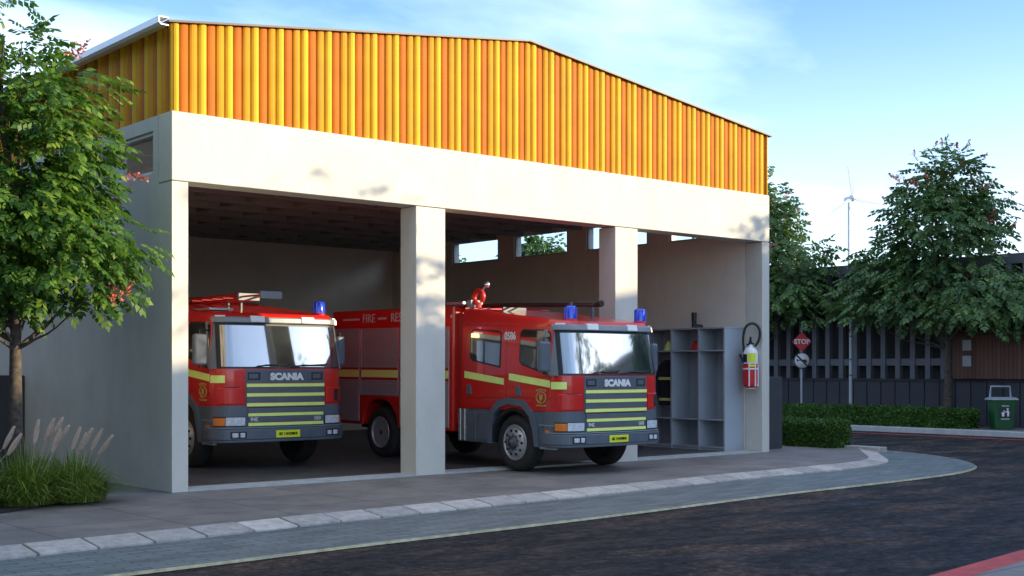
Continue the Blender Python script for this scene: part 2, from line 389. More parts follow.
# ceiling with a grid of joists
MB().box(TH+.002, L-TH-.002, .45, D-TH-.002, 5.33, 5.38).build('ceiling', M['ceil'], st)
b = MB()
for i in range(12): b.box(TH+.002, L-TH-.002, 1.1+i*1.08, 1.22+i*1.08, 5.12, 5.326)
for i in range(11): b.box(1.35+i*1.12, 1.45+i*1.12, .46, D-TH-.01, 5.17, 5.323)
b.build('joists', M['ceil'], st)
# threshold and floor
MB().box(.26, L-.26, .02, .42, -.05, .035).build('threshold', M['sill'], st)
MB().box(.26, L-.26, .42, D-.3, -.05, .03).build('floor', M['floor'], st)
# cladding: boards of three colours standing at different depths
def gable(x): return HE+(HR-HE)*(1-abs(x-L/2)/(L/2))
def cladding(y_in, length, topf, axis, flip=1, seedk=1, name='cladding'):
    b = MB(); n = int(round(length/.142)); w = length/n
    seq = [0, 2, 1]
    for i in range(n):
        c = seq[i % 3]; a0 = i*w; a1 = a0+w; dep = {0: .050, 1: .038, 2: .026}[c]
        ch = .016; g = .001
        # trapezoid rib profile
        z0 = HC-.02; ta, tb = topf(a0)-.03, topf(a1)-.03
        if axis == 'x':
            prof = [(a0+g+(w-2*g)*p_, -dep*q_) for p_, q_ in ((0, 0), (.10, .60), (.28, .95), (.50, 1.05), (.72, .95), (.90, .60), (1, 0))]
            vs = [(p, y_in+q, z0) for p, q in prof]+[(p, y_in+q, topf(p)-.03) for p, q in prof]
        else:
            prof = [(a0+g+(w-2*g)*p_, -dep*q_) for p_, q_ in ((0, 0), (.10, .60), (.28, .95), (.50, 1.05), (.72, .95), (.90, .60), (1, 0))]
            vs = [(y_in+q*flip, p, z0) for p, q in prof]+[(y_in+q*flip, p, topf(p)-.03) for p, q in prof]
        b.add(vs, [(k, (k+1) % 7, 7+(k+1) % 7, 7+k) for k in range(7)]+[tuple(range(6, -1, -1)), tuple(range(7, 14))], c)
    return b.build(name, [M['yellow'], M['amber'], M['orange']], st)
cladding(.07, L, gable, 'x')
cladding(.07, D-.12, lambda p: HE, 'y', 1)
cladding(L-.07, D-.12, lambda p: HE, 'y', -1)
# gable backing and roof
b = MB(); b.prism([(0.08, HC+.003), (L-.08, HC+.003), (L-.08, HE-.05), (L/2, HR-.05), (.08, HE-.05)], 'y', .075, .2)
b.box(.08, .2, .2, D-.1, HC+.003, HE-.06); b.box(L-.2, L-.08, .2, D-.1, HC+.003, HE-.06)
b.prism([(0.08, HC+.003), (L-.08, HC+.003), (L-.08, HE-.05), (L/2, HR-.05), (.08, HE-.05)], 'y', D-.25, D-.12)
b.build('gable_wall', M['roof'], st)
b = MB()
b.prism([(-.06, HE-.035), (L/2, HR-.03), (L+.06, HE-.035), (L+.06, HE-.005), (L/2, HR+.0), (-.06, HE-.005)], 'y', -.03, D+.05)
b.build('roof', M['roof'], st)
# eaves gutter on both sides: half-round trough with end caps
for sgn, x in ((-1, -.07),):
    b = MB(); prof = [(x, HE+.02), (x-.15, HE+.02), (x-.15, HE-.07), (x-.11, HE-.10), (x, HE-.10), (x, HE-.085), (x-.10, HE-.085), (x-.135, HE-.06), (x-.135, HE+.005), (x, HE+.005)]
    b.prism(prof, 'y', -.05, D+.05); b.build('gutter', M['gutter'], st)
# wall lamps' faint fixtures on the back wall
MB().box(5.3, 5.62, D-TH-.07, D-TH, 3.70, 3.78).box(5.36, 5.56, D-TH-.07, D-TH, 3.48, 3.54).each('vent_grille', M['frame'], st)

# ------------------------------------------------------------------ fire engines
W = 2.4; RC = .30
def lean(z): return .0 if z < 1.62 else .19*(z-1.62)
def inset(z): return .0 if z < 1.62 else .055*(z-1.62)
def outl(t, z, off=0.0):
    """point on the cab's plan outline; t<0 along the left side, 0..W across the front, >W along the right side"""
    i = inset(z); le = lean(z); bow = .07
    if t < 0: return (i-off, bow+RC+le-t)
    if t > W: return (W-i+off, bow+RC+le+(t-W))
    d = min(t, W-t); u = abs(t-W/2)/(W/2); X = i+t/W*(W-2*i)
    y = le+bow*u*u; nx = 0; ny = -1
    if d < RC:
        q = RC-d; y += RC-math.sqrt(max(RC*RC-q*q, 0)); nx = -q/RC; ny = -math.sqrt(max(1-nx*nx, 0))
        if t > W/2: nx = -nx
    return (X+nx*off, y+ny*off)
CORN = [RC*(1-math.cos(k*PI/16)) for k in range(0, 9)]
CORN = [RC*(1-math.cos(a)) for a in np.linspace(PI/2/8, PI/2, 8)]
BASET = sorted([RC-RC*math.sin(a) for a in np.linspace(0, PI/2, 9)]+[W-(RC-RC*math.sin(a)) for a in np.linspace(0, PI/2, 9)]+list(np.linspace(RC, W-RC, 9)[1:-1]))
def tsamples(t0, t1):
    return sorted(set([t0, t1]+[t for t in BASET if t0+1e-3 < t < t1-1e-3]))
def panel(b, t0, t1, z0, z1, off, thk=.03, m=0, nz=2, zf=None):
    """a slab following the cab's rounded outline"""
    ts = tsamples(t0, t1); zs = np.linspace(z0, z1, nz); n = len(ts); vs = []
    for o_ in (off, off-thk):
        for z in zs:
            for t in ts: x, y = outl(t, z, o_); vs.append((x, y, z))
    fs = []; K = n*nz
    for j in range(nz-1):
        for i in range(n-1):
            a = j*n+i; fs.append((a, a+1, a+n+1, a+n)); fs.append((K+a, K+a+n, K+a+n+1, K+a+1))
    for i in range(n-1):
        fs.append((i, K+i, K+i+1, i+1)); a = (nz-1)*n+i; fs.append((a, a+1, K+a+1, K+a))
    for j in range(nz-1):
        a = j*n; fs.append((a, a+n, K+a+n, K+a)); a = j*n+n-1; fs.append((a, K+a, K+a+n, a+n))
    return b.add(vs, fs, m)
def rtop(y): return 2.50+.110*min(max(y-.2, 0), 2.7)
ARCH = [(1.94, .45), (1.93, .80), (1.87, 1.02), (1.68, 1.19), (1.40, 1.255), (1.00, 1.22), (.77, 1.03), (.66, .75), (.60, .45)]
def make_engine(loc, sc, label, variant, pitch=0.0):
    t = tag(empty('fire_engine', loc, 0, sc), label, 'fire engine', 'red fire engines parked in the bays')
    t.rotation_euler = (pitch, 0, 0)
    # cab shell
    YB = 2.72; T = [-(YB-RC-.07)*k/5 for k in (5, 4, 3, 2, 1)]+BASET+[W+(YB-RC-.07)*k/5 for k in (1, 2, 3, 4, 5)]
    rings = []
    for z in (1.04, 1.09, 1.58, 1.66, 2.0, 2.36, 2.46):
        extra = -.012 if z == 1.04 else 0
        rings.append([(*((lambda q: (q[0], min(q[1], YB)))(outl(tt, z, extra))), z if z < 2.4 else z-.0+.0*tt) for tt in T])
    for off, up in ((.0, .0), (-.02, .035), (-.07, .065)):
        r = []
        for tt in T:
            x, y = outl(tt, 2.5, off); y = min(y, YB); x = min(max(x, .06-off), W-.06+off); r.append((x, y, rtop(y)+up-.02))
        rings.append(r)
    b = MB(); n = len(T); vs = [p for r in rings for p in r]; fs = []
    for j in range(len(rings)-1):
        for i in range(n): fs.append((j*n+i, j*n+(i+1) % n, (j+1)*n+(i+1) % n, (j+1)*n+i))
    b.add(vs, fs, 0, True); K = (len(rings)-1)*n
    for i in range(n//2): b.add([vs[K+i], vs[K+i+1], vs[K+n-2-i], vs[K+n-1-i]], [(0, 1, 2, 3)] if i+1 < n-2-i else [(0, 1, 3)], 0)
    b.add([vs[i] for i in range(n)], [tuple(range(n))], 0)
    cab = b.build('cab', M['red'], t)
    es = cab.modifiers.new('split', 'EDGE_SPLIT'); es.split_angle = rad(35)
    # lower cab, with wheel wells
    b = MB(); prof = [(.42, 1.03), (.42, .43)]+ARCH[::-1]+[(2.84, .45), (2.84, 1.03)]
    prof = [(.42, .43), (.60, .45), (.66, .75), (.77, 1.0), (.85, 1.035), (.42, 1.035)]
    b.prism(prof, 'x', .02, W-.02, 0); b.prism([(1.86, 1.035), (1.93, .80), (1.94, .45), (2.82, .45), (2.82, 1.035)], 'x', .02, W-.02, 0)
    b.box(.3, W-.3, .6, 2.8, .70, 1.03)
    b.build('lower_skirt', M['grey'], t, bevel=.01)
    MB().box(.003, .03, 1.94, 2.24, .50, .98).box(.003, .03, 2.30, 2.56, .50, .98).each('equipment_hatch', M['grey'], t, bevel=.008)
    b = MB(); b.box(-.004, .04, 2.60, 2.66, .46, 1.03); b.box(-.004, .04, 2.73, 2.79, .46, 1.03); b.each('grab_rail', M['chrome'], t, bevel=.008)
    b = MB(); b.box(-.006, .06, .22, .62, .80, .825, 0); b.box(-.006, .06, .22, .60, .42, .45, 0); b.each('step', M['greyl'], t)
    MB().box(-.012, .03, .36, .46, .70, .74).build('side_marker', M['amberlens'], t)
    # wheel arches
    for x0, x1, fx in ((-.035, .10, .0), (W-.10, W+.035, W)):
        b = MB(); cx, cz = 1.27, .45; inn = [(cx+(y-cx)*.845, .45+(z-.45)*.86) for y, z in ARCH]
        for k in range(len(ARCH)-1):
            a, c, d_, e = ARCH[k], ARCH[k+1], inn[k+1], inn[k]
            b.prism([a, c, d_, e], 'x', x0, x1)
        b.build('wheel_arch', M['grey'], t)
        b = MB(); b.prism([(cx+(y-cx)*.86, .45+(z-.45)*.87) for y, z in ARCH], 'x', *((.0-.004, .05) if fx == 0 else (W-.05, W+.004)))
        # dark liner above the tyre, ring-shaped
    for x0, x1 in ((-.006, .30), (W-.30, W+.006)):
        b = MB()
        pts = [(1.27+.60*math.cos(a), .47+.62*math.sin(a)) for a in np.linspace(0.0, PI, 14)]; pts2 = [(1.27+.54*math.cos(a), .47+.56*math.sin(a)) for a in np.linspace(0.0, PI, 14)]
        for k in range(13): b.prism([pts[k], pts[k+1], pts2[k+1], pts2[k]], 'x', x0, x1)
        b.build('arch_liner', M['chassis'], t)
    # wheels
    def wheel(x, y, right, deep):
        s = 1 if right else -1     # outward direction
        R = .49; w = .29
        b = MB(); pr = [(.29, -w/2+.03), (.30, -w/2), (.40, -w/2-.006), (.455, -w/2+.012), (.482, -w/2+.05), (R, 0-.06), (R, .06), (.482, w/2-.05), (.455, w/2-.012), (.40, w/2+.006), (.30, w/2), (.29, w/2-.03)]
        b.lathe([(r, h) for r, h in pr], 'x', (0, 0, 0), 40)
        for k in range(3):
            hh = -.07+k*.07; b.lathe([(R+.001, hh-.008), (R-.012, hh-.007), (R-.012, hh+.007), (R+.001, hh+.008)], 'x', (0, 0, 0), 40)
        ty = b.build('wheel', M['tyre'], t); ty.location = (x, y, R)
        dish = -.10 if deep else .035
        b = MB(); o = s*(w/2)
        pr = [(.302, o-s*.02), (.305, o+s*.004), (.285, o+s*.008), (.270, o-s*.03), (.255, o-s*.045 + s*(dish if deep else 0)), (.225, o+s*(dish-.02)), (.15, o+s*dish), (.125, o+s*dish), (.12, o+s*(dish+.0)), (.001, o+s*dish)]
        b.lathe(pr, 'x', (0, 0, 0), 40)
        rm = b.build('rim', M['rim'], ty)
        b = MB()
        for k in range(10):
            a = 2*PI*k/10; cy, cz = .205*math.cos(a), .205*math.sin(a); h0 = o+s*(dish-.012)
            MB().lathe([(.001, h0-s*.01), (.024, h0-s*.01), (.024, h0+s*.012), (.001, h0+s*.012)], 'x', (0, cy, cz), 10).build('rim_hole', M['chassis'], rm)
        b = MB(); b.lathe([(.115, o+s*(dish-.02)), (.112, o+s*(dish+.03)), (.085, o+s*(dish+.055)), (.055, o+s*(dish+.06)), (.05, o+s*(dish+.085)), (.001, o+s*(dish+.088))], 'x', (0, 0, 0), 24)
        for k in range(10):
            a = 2*PI*(k+.5)/10; b.lathe([(.014, o+s*dish), (.012, o+s*(dish+.035)), (.001, o+s*(dish+.037))], 'x', (0, .135*math.cos(a), .135*math.sin(a)), 6)
        b.build('hub', M['hub'], ty)
    wheel(.20, 1.30, False, False); wheel(W-.20, 1.30, True, False)
    wheel(.20, 5.32, False, True); wheel(W-.20, 5.32, True, True)
    # chassis
    MB().box(.75, 1.65, .5, 7.0, .50, .78).box(.3, 2.1, 1.22, 1.38, .40, .56).box(.3, 2.1, 5.25, 5.39, .40, .56).build('chassis', M['chassis'], t)
    # doors
    def door(y0, y1, zb, win, name_label=None):
        b = MB(); poly = [(y0, zb), (y1, zb), (y1, 2.46), (y0, 2.42)]
        # the door follows the cab side: lower half upright, upper half leaning in
        def slab(x_off, pts, m, bb):
            q = pts; nn = len(q)
            vs = [(inset(z)-x_off, y, z) for y, z in q]+[(inset(z)+.01, y, z) for y, z in q]
            bb.add(vs, [tuple(range(nn)), tuple(range(2*nn-1, nn-1, -1))]+[(i, nn+i, nn+(i+1) % nn, (i+1) % nn) for i in range(nn)], m)
        slab(.012, [(y0, zb if zb > 1.2 else zb), (y1, zb), (y1, 1.62), (y0, 1.62)], 0, b)
        slab(.0125, [(y0, 1.62), (y1, 1.62), (y1, 2.44), (y0, 2.44)], 0, b)
        d = b.build('door', M['red'], t, bevel=.006)
        b = MB(); slab(.016, win, 0, b); cy = sum(p[0] for p in win)/len(win); cz = sum(p[1] for p in win)/len(win)
        fr = b.build('window_seal', M['dark'], d)
        b = MB(); slab(.020, [(cy+(y-cy)*.94, cz+(z-cz)*.92) for y, z in win], 0, b); b.build('window', M['side'], d)
        return d
    d1 = door(.33, 1.44, 1.26, [(.36, 1.64), (1.06, 1.81), (1.13, 1.88), (1.14, 2.36), (1.07, 2.42), (.45, 2.40), (.36, 2.34)])
    d2 = door(1.50, 2.62, 1.24, [(1.62, 1.76), (2.40, 1.88), (2.47, 1.95), (2.48, 2.38), (2.41, 2.44), (1.70, 2.41), (1.62, 2.36)])
    for d, y in ((d1, 1.13), (d2, 2.46)):
        MB().prism([(y+.07, 1.29), (y-.07, 1.29), (y-.04, 1.45), (y+.06, 1.47)], 'x', -.03, .0).build('door_handle', M['grey'], d, bevel=.008)
    def decal(name, pts, m, par, off=.019):
        b = MB(); nn = len(pts); vs = [(inset(z)-off, y, z) for y, z in pts]+[(inset(z), y, z) for y, z in pts]
        b.add(vs, [tuple(range(nn)), tuple(range(2*nn-1, nn-1, -1))]+[(i, nn+i, nn+(i+1) % nn, (i+1) % nn) for i in range(nn)]); return b.build(name, m, par)
    decal('reflective_stripe', [(.34, 1.44), (1.38, 1.555), (1.38, 1.67), (.34, 1.555)], M['lime'], d1)
    decal('reflective_stripe', [(1.52, 1.47), (2.60, 1.58), (2.60, 1.70), (1.52, 1.58)], M['lime'], d2)
    b = MB(); panel(b, -.02, .14, 1.415, 1.535, .006, .012); b.build('reflective_stripe', M['lime'], t)
    # crest on the front door: ring, shield and bars
    b = MB(); cy, cz = .56, 1.275
    for k in range(20):
        a0, a1 = 2*PI*k/20, 2*PI*(k+1)/20
        b.prism([(cy+.125*math.cos(a0), cz+.105*math.sin(a0)), (cy+.125*math.cos(a1), cz+.105*math.sin(a1)), (cy+.105*math.cos(a1), cz+.085*math.sin(a1)), (cy+.105*math.cos(a0), cz+.085*math.sin(a0))], 'x', -.018, 0)
    for k in range(-3, 4): b.box(-.019, 0, cy+k*.036-.012, cy+k*.036+.012, cz+.118-abs(k)*.006, cz+.148-abs(k)*.006)
    b.prism([(cy-.045, cz+.05), (cy+.045, cz+.05), (cy+.04, cz-.03), (cy, cz-.065), (cy-.04, cz-.03)], 'x', -.020, 0)
    for k in range(-2, 3): b.box(-.018, 0, cy+k*.05-.016, cy+k*.05+.016, cz-.150, cz-.125)
    b.build('crest', M['gold'], t)
    if variant == 2:
        text('number', '0586', .185, M['white'], t, (inset(2.3)-.020, 1.39, 2.30), (PI/2, 0, -PI/2), .004, .80)
    # front panels
    b = MB(); panel(b, .46, W-.46, 1.02, 1.63, .010, .04); b.build('grille_panel', M['grey'], t, bevel=.006)
    b = MB()
    for z0, z1 in ((1.085, 1.20), (1.245, 1.355)): panel(b, .475, W-.475, z0, z1, .028, .03)
    b.each('grille_slat', M['grey'], t, bevel=.008)
    b = MB(); panel(b, .10, W-.10, .70, 1.05, .004, .06); panel(b, -.12, .10, .70, 1.04, .004, .06); panel(b, W-.10, W+.12, .70, 1.04, .004, .06)
    b.build('front_apron', M['grey'], t)
    b = MB(); panel(b, .50, W-.50, .925, 1.005, .026, .03); panel(b, .50, W-.50, .775, .865, .026, .03); b.each('apron_bar', M['grey'], t, bevel=.008)
    for z, hh in ((1.375, .027), (1.22, .027), (1.062, .027), (.900, .025), (.745, .025)):
        tt0 = .475 if z > 1.04 else .50
        b = MB(); panel(b, tt0, W-tt0, z-hh, z+hh, .034, .01, 0); panel(b, tt0, W-tt0, z+hh+.001, z+hh+.008, .032, .01, 1)
        if z > 1.05: panel(b, tt0, W-tt0, z-hh-.008, z-hh-.001, .032, .01, 1)
        b.build('front_stripe', [M['lime'], M['redd']], t)
    # sunken grab handles at the top of the grille
    for a, c in ((.50, .72), (W-.72, W-.50)):
        h = MB(); panel(h, a, c, 1.46, 1.585, .016, .012); ho = h.build('grab_recess', M['dark'], t, bevel=.004)
        h = MB(); panel(h, a+.02, c-.045, 1.485, 1.560, .021, .01); h.build('grab_plate', M['grey'], ho)
    text('badge_lettering', 'SCANIA', .150, M['white'], t, (W/2+.0, -.018, 1.510), (PI/2, 0, 0), .0095, 1.15)
    text('model_number', '94D', .085, M['silver'], t, (.62, .000, .822), (PI/2, 0, 0), .003, 1.15, ext=.012)
    text('model_number', '260', .085, M['silver'], t, (W-.62, .000, .822), (PI/2, 0, 0), .003, 1.15, ext=.012)
    # raised corner panels and their slots
    b = MB(); panel(b, .05, .42, 1.075, 1.335, .014, .03); panel(b, W-.42, W-.05, 1.075, 1.335, .014, .03); b.each('corner_panel', M['red'], t, bevel=.008)
    b = MB(); panel(b, .14, .36, 1.335, 1.348, .016, .03); panel(b, W-.26, W-.16, 1.10, 1.30, .018, .03); b.each('corner_seam', M['dark'], t)
    # headlights
    for a, c, r in ((.02, .46, 0), (W-.46, W-.02, 1)):
        h = MB(); panel(h, a, c, .715, .875, .022, .05); ho = h.build('headlight', M['dark'], t, bevel=.006)
        l0, l1 = (a+.13, c-.012) if not r else (a+.012, c-.13)
        h = MB(); panel(h, l0, l1, .728, .862, .030, .02); h.build('lens', M['lens'], ho, bevel=.006)
        k0, k1 = (a+.005, l0-.008) if not r else (l1+.008, c-.005)
        h = MB(); panel(h, k0, k1, .728, .850, .030, .02); h.build('indicator', M['amberlens'], ho, bevel=.006)
    # bumper
    b = MB(); panel(b, -.10, W+.10, .50, .675, .060, .10, nz=2); panel(b, -.06, W+.06, .455, .50, .045, .09); bu = b.build('bumper', M['grey'], t, bevel=.014)
    b = MB(); panel(b, -.06, W+.06, .682, .70, .05, .06); b.build('bumper_step', M['greyl'], bu, bevel=.006)
    for c in (.33, W-.33):
        h = MB(); panel(h, c-.125, c+.125, .525, .635, .066, .02); fo = h.build('fog_lamp_housing', M['dark'], bu)
        for q in (-.06, .055):
            h = MB(); panel(h, c+q-.042, c+q+.042, .540, .615, .074, .02); h.build('fog_lamp', M['lens'], fo, bevel=.01)
    h = MB(); panel(h, W/2-.225, W/2+.225, .52, .64, .066, .012); pl = h.build('number_plate', M['yel'], bu, bevel=.003)
    text('plate_text', 'BZ 11HZMKR', .058, M['chassis'], pl, (W/2, -.069, .580), (PI/2, 0, 0), .002, 1.0)
    # windscreen
    b = MB(); panel(b, -.06, W+.06, 1.645, 2.385, .006, .03, nz=5); b.build('windscreen_seal', M['dark'], t)
    b = MB(); panel(b, .10, W-.10, 1.675, 2.345, .012, .02, nz=6)
    ws = b.build('windscreen', M['wind'], t)
    for p in ws.data.polygons: p.use_smooth = True
    ws.modifiers.new('split', 'EDGE_SPLIT').split_angle = rad(40)
    for x0, x1 in ((.62, 1.22), (1.30, 1.95)):
        b = MB()
        y0 = outl(x0, 1.68)[1]-.03; y1 = outl(x1, 1.74)[1]-.03
        b.tube([(x0, y0, 1.665), (x0+.20, y0-.01, 1.705), (x1, y1, 1.695)], .011, 6); b.tube([(x0+.05, y0-.005, 1.69), (x1+.05, y1, 1.72)], .008, 6)
        b.build('wiper', M['dark'], t)
    # corner wind deflectors
    b = MB(); panel(b, -.01, .05, 1.64, 2.40, .025, .02, nz=3); panel(b, W-.05, W+.01, 1.64, 2.40, .025, .02, nz=3); b.each('wind_deflector', M['greyl'], t)
    # sun visor with lamps
    b = MB(); panel(b, .03, W-.03, 2.385, 2.485, .065, .09, nz=2); vi = b.build('sun_visor', M['greyl'], t, bevel=.02)
    for a, c in ((.58, .84), (W-.84, W-.58)):
        h = MB(); panel(h, a, c, 2.40, 2.505, .080, .05); h.build('roof_lamp', M['white'], vi, bevel=.01)
    for c in (.12, W-.12):
        h = MB(); panel(h, c-.055, c+.055, 2.480, 2.505, .06, .05); h.build('marker_lamp', M['white'], vi, bevel=.005)
    h = MB(); panel(h, W-.13, W-.035, 2.395, 2.475, .072, .03); h.build('corner_marker', M['marker'], vi, bevel=.008)
    # mirrors
    for s_, x0 in ((-1, -.06), (1, W+.06)):
        xm = x0+s_*(.17 if s_ < 0 else .0); ym = .20 if s_ < 0 else .30; hw = .115 if s_ < 0 else .08
        b = MB(); b.box(xm-hw, xm+hw, ym-.01, ym+.10, 1.70, 2.20); mo = b.build('mirror', M['grey'], t, bevel=.04, seg=3)
        b = MB(); b.box(xm-hw+.025, xm+hw-.025, ym+.099, ym+.106, 1.76, 2.16); b.build('mirror_glass', M['mirror'], mo)
        b = MB(); b.tube([(x0-s_*.08, .42, 2.26), (xm, ym+.05, 2.26), (xm, ym+.05, 1.66), (x0-s_*.08, .42, 1.66)], .016, 6); b.build('mirror_arm', M['dark'], mo)
    # beacons
    def beacon(x, y, h=.235, r=.105):
        z = rtop(y)+.045
        b = MB(); b.lathe([(r+.012, z-.03), (r+.012, z+.012), (r, z+.02)], 'z', (x, y, 0), 20); bo = b.build('beacon', M['redd'], t)
        b = MB(); b.lathe([(r, z+.018), (r*.98, z+.06), (r*.90, z+h-.02), (r*.8, z+h), (.001, z+h+.004)], 'z', (x, y, 0), 20)
        for k in range(10):
            a = 2*PI*k/10; b.lathe([(.007, z+.03), (.007, z+h-.02)], 'z', (x+r*.965*math.cos(a), y+r*.965*math.sin(a), 0), 6)
        b.build('beacon_dome', M['blue'], bo)
    if variant == 2: beacon(.52, .42); beacon(W-.20, .42)
    else: beacon(W-.30, .45, .22)
    # rear body
    HB2 = 2.875; Y0, Y1 = 2.98, 7.0
    b = MB(); prof = [(Y0, .60), (4.72, .60), (4.78, .85), (4.95, 1.04), (5.15, 1.12), (5.50, 1.12), (5.70, 1.04), (5.86, .85), (5.92, .62), (Y1, .62), (Y1, HB2), (Y0, HB2)]
    b.prism(prof, 'x', .03, W-.03); bo = b.build('body', M['red'], t, bevel=.03)
    MB().box(.12, W-.12, 2.70, 3.0, .75, 2.72).build('cab_gap_cover', M['redd'], t)
    MB().box(.4, W-.4, 4.6, 6.0, .60, 1.1).build('wheel_well', M['chassis'], t)
    for (a, c, z0, z1) in ((3.10, 4.60, .66, 2.50), (4.68, 5.93, 1.20, 2.51), (6.01, 6.88, .68, 2.52)):
        s_ = MB().box(.018, .05, a, c, z0, z1).build('roller_shutter', M['shut'], bo, bevel=.006)
        MB().box(.012, .03, a+.01, c-.01, 1.555, 1.70).build('reflective_stripe', M['lime'], s_)
        MB().box(.010, .03, a+.01, c-.01, 1.702, 1.745).box(.010, .03, a+.01, c-.01, 1.51, 1.553).each('red_border', M['redd'], s_)
        MB().box(.008, .04, c+.004, c+.018, z0, z1).build('shutter_rail', M['chrome'], s_)
    text('lettering', 'FIRE', .24, M['silver'], bo, (.024, 5.68, 2.70), (PI/2, 0, -PI/2), .0, 1.0)
    text('lettering', 'RESCUE', .24, M['silver'], bo, (.024, 4.52, 2.70), (PI/2, 0, -PI/2), .0, 1.0)
    MB().box(.022, .03, 6.02, 6.60, 2.68, 2.715).box(.022, .03, 5.08, 5.36, 2.68, 2.715).each('lettering_line', M['silver'], bo)
    MB().box(.022, .03, 3.02, 3.07, 2.66, 2.71).build('side_lamp', M['lens'], bo)
    # roof equipment
    if variant == 2:
        zz = rtop(2.6)+.05
        b = MB()
        for k, (x, z) in enumerate(((.62, 2.90), (.72, 2.87), (.82, 2.90), (.92, 2.87))):
            b.tube([(x, 3.4, z), (x+.02, 2.2, z), (x+.05, .05+k*.04, z-.06)], .017, 8)
        b.lathe([(.055, -.02), (.06, .02), (.03, .10)], 'y', (.82, 0, 2.84), 12)
        b.build('suction_hose', M['black'], t)
        MB().box(.55, .59, .44, .48, 2.60, 2.87).box(1.05, 1.09, .44, .48, 2.60, 2.87).box(.55, 1.09, 2.2, 2.24, 2.74, 2.84).each('hose_bracket', M['grey'], t)
        b = MB(); b.tube([(.32+.11*0, 2.62+.13*math.cos(a), 3.02+.12*math.sin(a)) for a in np.linspace(-1.0, 3.9, 12)], [.05]*10+[.04, .035], 8)
        b.tube([(.32, 2.62, 2.84), (.32, 2.62, 2.93)], .06, 8); mo = b.build('water_monitor', M['red'], t)
        MB().box(.22, .44, 2.72, 2.84, 2.84, 2.98).each('monitor_bracket', M['greyl'], mo, bevel=.01)
        b = MB(); b.tube([(.32, 2.55, 3.12), (.32, 2.42, 3.22)], .018, 6); b.lathe([(.001, -.05), (.05, -.01), (.06, .03), (.001, .035)], 'x', (.32, 2.40, 3.24), 12); b.build('search_lamp', M['chrome'], mo)
        MB().box(.10, .55, 2.80, 3.3, 2.905, 2.945).build('roof_step_plate', M['chrome'], t)
    else:
        b = MB()
        for x in (.62, .97):
            for z in (2.79, 2.87): b.tube([(x-.02, 5.6, z-.02), (x, .55, z)], .017, 8)
        for k in range(13): b.tube([(.62, .7+k*.38, 2.83), (.97, .7+k*.38, 2.83)], .011, 6)
        lo = b.build('ladder', M['redd'], t)
        b = MB(); b.box(.65, .68, -.20, .5, 2.815, 2.845, 1); b.box(.90, .93, -.20, .5, 2.815, 2.845, 0); b.box(.60, .98, -.24, -.20, 2.77, 2.89, 0); b.box(.60, .99, .50, .54, 2.77, 2.89, 0)
        b.build('ladder_head', [M['greyl'], M['redd']], lo, bevel=.006)
        MB().box(.66, .69, .98, 1.02, 2.58, 2.775).box(.90, .93, .98, 1.02, 2.58, 2.775).each('ladder_rest', M['grey'], t)
        MB().box(.10, .52, .55, 1.2, 2.60, 2.635).build('roof_step_plate', M['chrome'], t)
    return t
make_engine((6.05, -1.62, .0), 1.0, 'red fire engine numbered 0586 poking out of the middle bay, blue beacons on both sides', 2, rad(.35))
make_engine((2.02, 2.44, .03), 1.05, 'red fire engine wholly inside the left bay with a ladder on its roof', 1)

# ------------------------------------------------------------------ things by the right wall
XI = L-TH        # inner face of the right wall
XF = XI-.62
lk = tag(empty('locker_rack', (XI-.31, 1.9, .03)), 'grey open locker rack with tall compartments standing along the right wall', 'locker rack')
def lbox(name, x0, x1, y0, y1, z0, z1, m='locker', par=lk, **k):
    o = par.location; return MB().box(x0-o.x, x1-o.x, y0-o.y, y1-o.y, z0-o.z, z1-o.z).build(name, M[m], par, **k)
Y = [.50, 1.20, 1.98, 2.78, 3.58]; XK = XI-.012
lbox('back_panel', XK-.015, XK, .50, 3.60, .03, 2.62)
for y in Y: lbox('side_panel', XF, XK-.016, y-.02, y+.02, .03, 2.60)
for a, c in zip(Y[:-1], Y[1:]):
    for z in (.10, .68, 2.14): lbox('shelf', XF+.004, XK-.017, a+.021, c-.021, z-.014, z+.014)
lbox('top_panel', XF-.01, XK, .47, 3.61, 2.601, 2.63)
lbox('plinth', XF+.03, XK-.017, .52, 3.56, .031, .085)
# boot on top
def boot(x, y, z, label):
    r = tag(empty('rubber_boot', (x, y, z), rad(-40)), label, 'boot')
    b = MB(); b.tube([(0, 0, .03), (0, 0, .12), (.0, 0, .34)], [.055, .052, .062], 12); b.tube([(0, 0, .045), (.07, 0, .045), (.15, 0, .038), (.19, 0, .032)], [.05, .048, .045, .022], 10)
    b.build('shaft', M['boot'], r)
    MB().prism([(-.06, -.045), (.13, -.055), (.20, -.03), (.215, 0), (.20, .03), (.13, .055), (-.06, .045)], 'z', .001, .022).build('sole', M['black'], r)
boot(XI-.36, 1.55, 2.632, 'black rubber boot standing on top of the grey locker rack')
def helmet(x, y, z, m, label):
    r = tag(empty('helmet', (x, y, z), rad(180)), label, 'helmet')
    b = MB(); b.lathe([(.15, .03), (.148, .07), (.135, .12), (.10, .165), (.05, .185), (.001, .19)], 'z', (0, 0, 0), 20); b.box(-.12, .12, -.012, .012, .12, .20); b.build('shell', m, r)
    b = MB(); b.lathe([(.152, .03), (.19, .012), (.188, .004), (.148, .02)], 'z', (0.02, 0, 0), 20); b.build('brim', m, r)
helmet(XF+.20, 2.16, 2.156, M['lime'], 'lime yellow fire helmet on the upper shelf of the locker rack')
helmet(XF+.20, 1.38, 2.156, M['signred'], 'dark red fire helmet on the upper shelf of the locker rack')
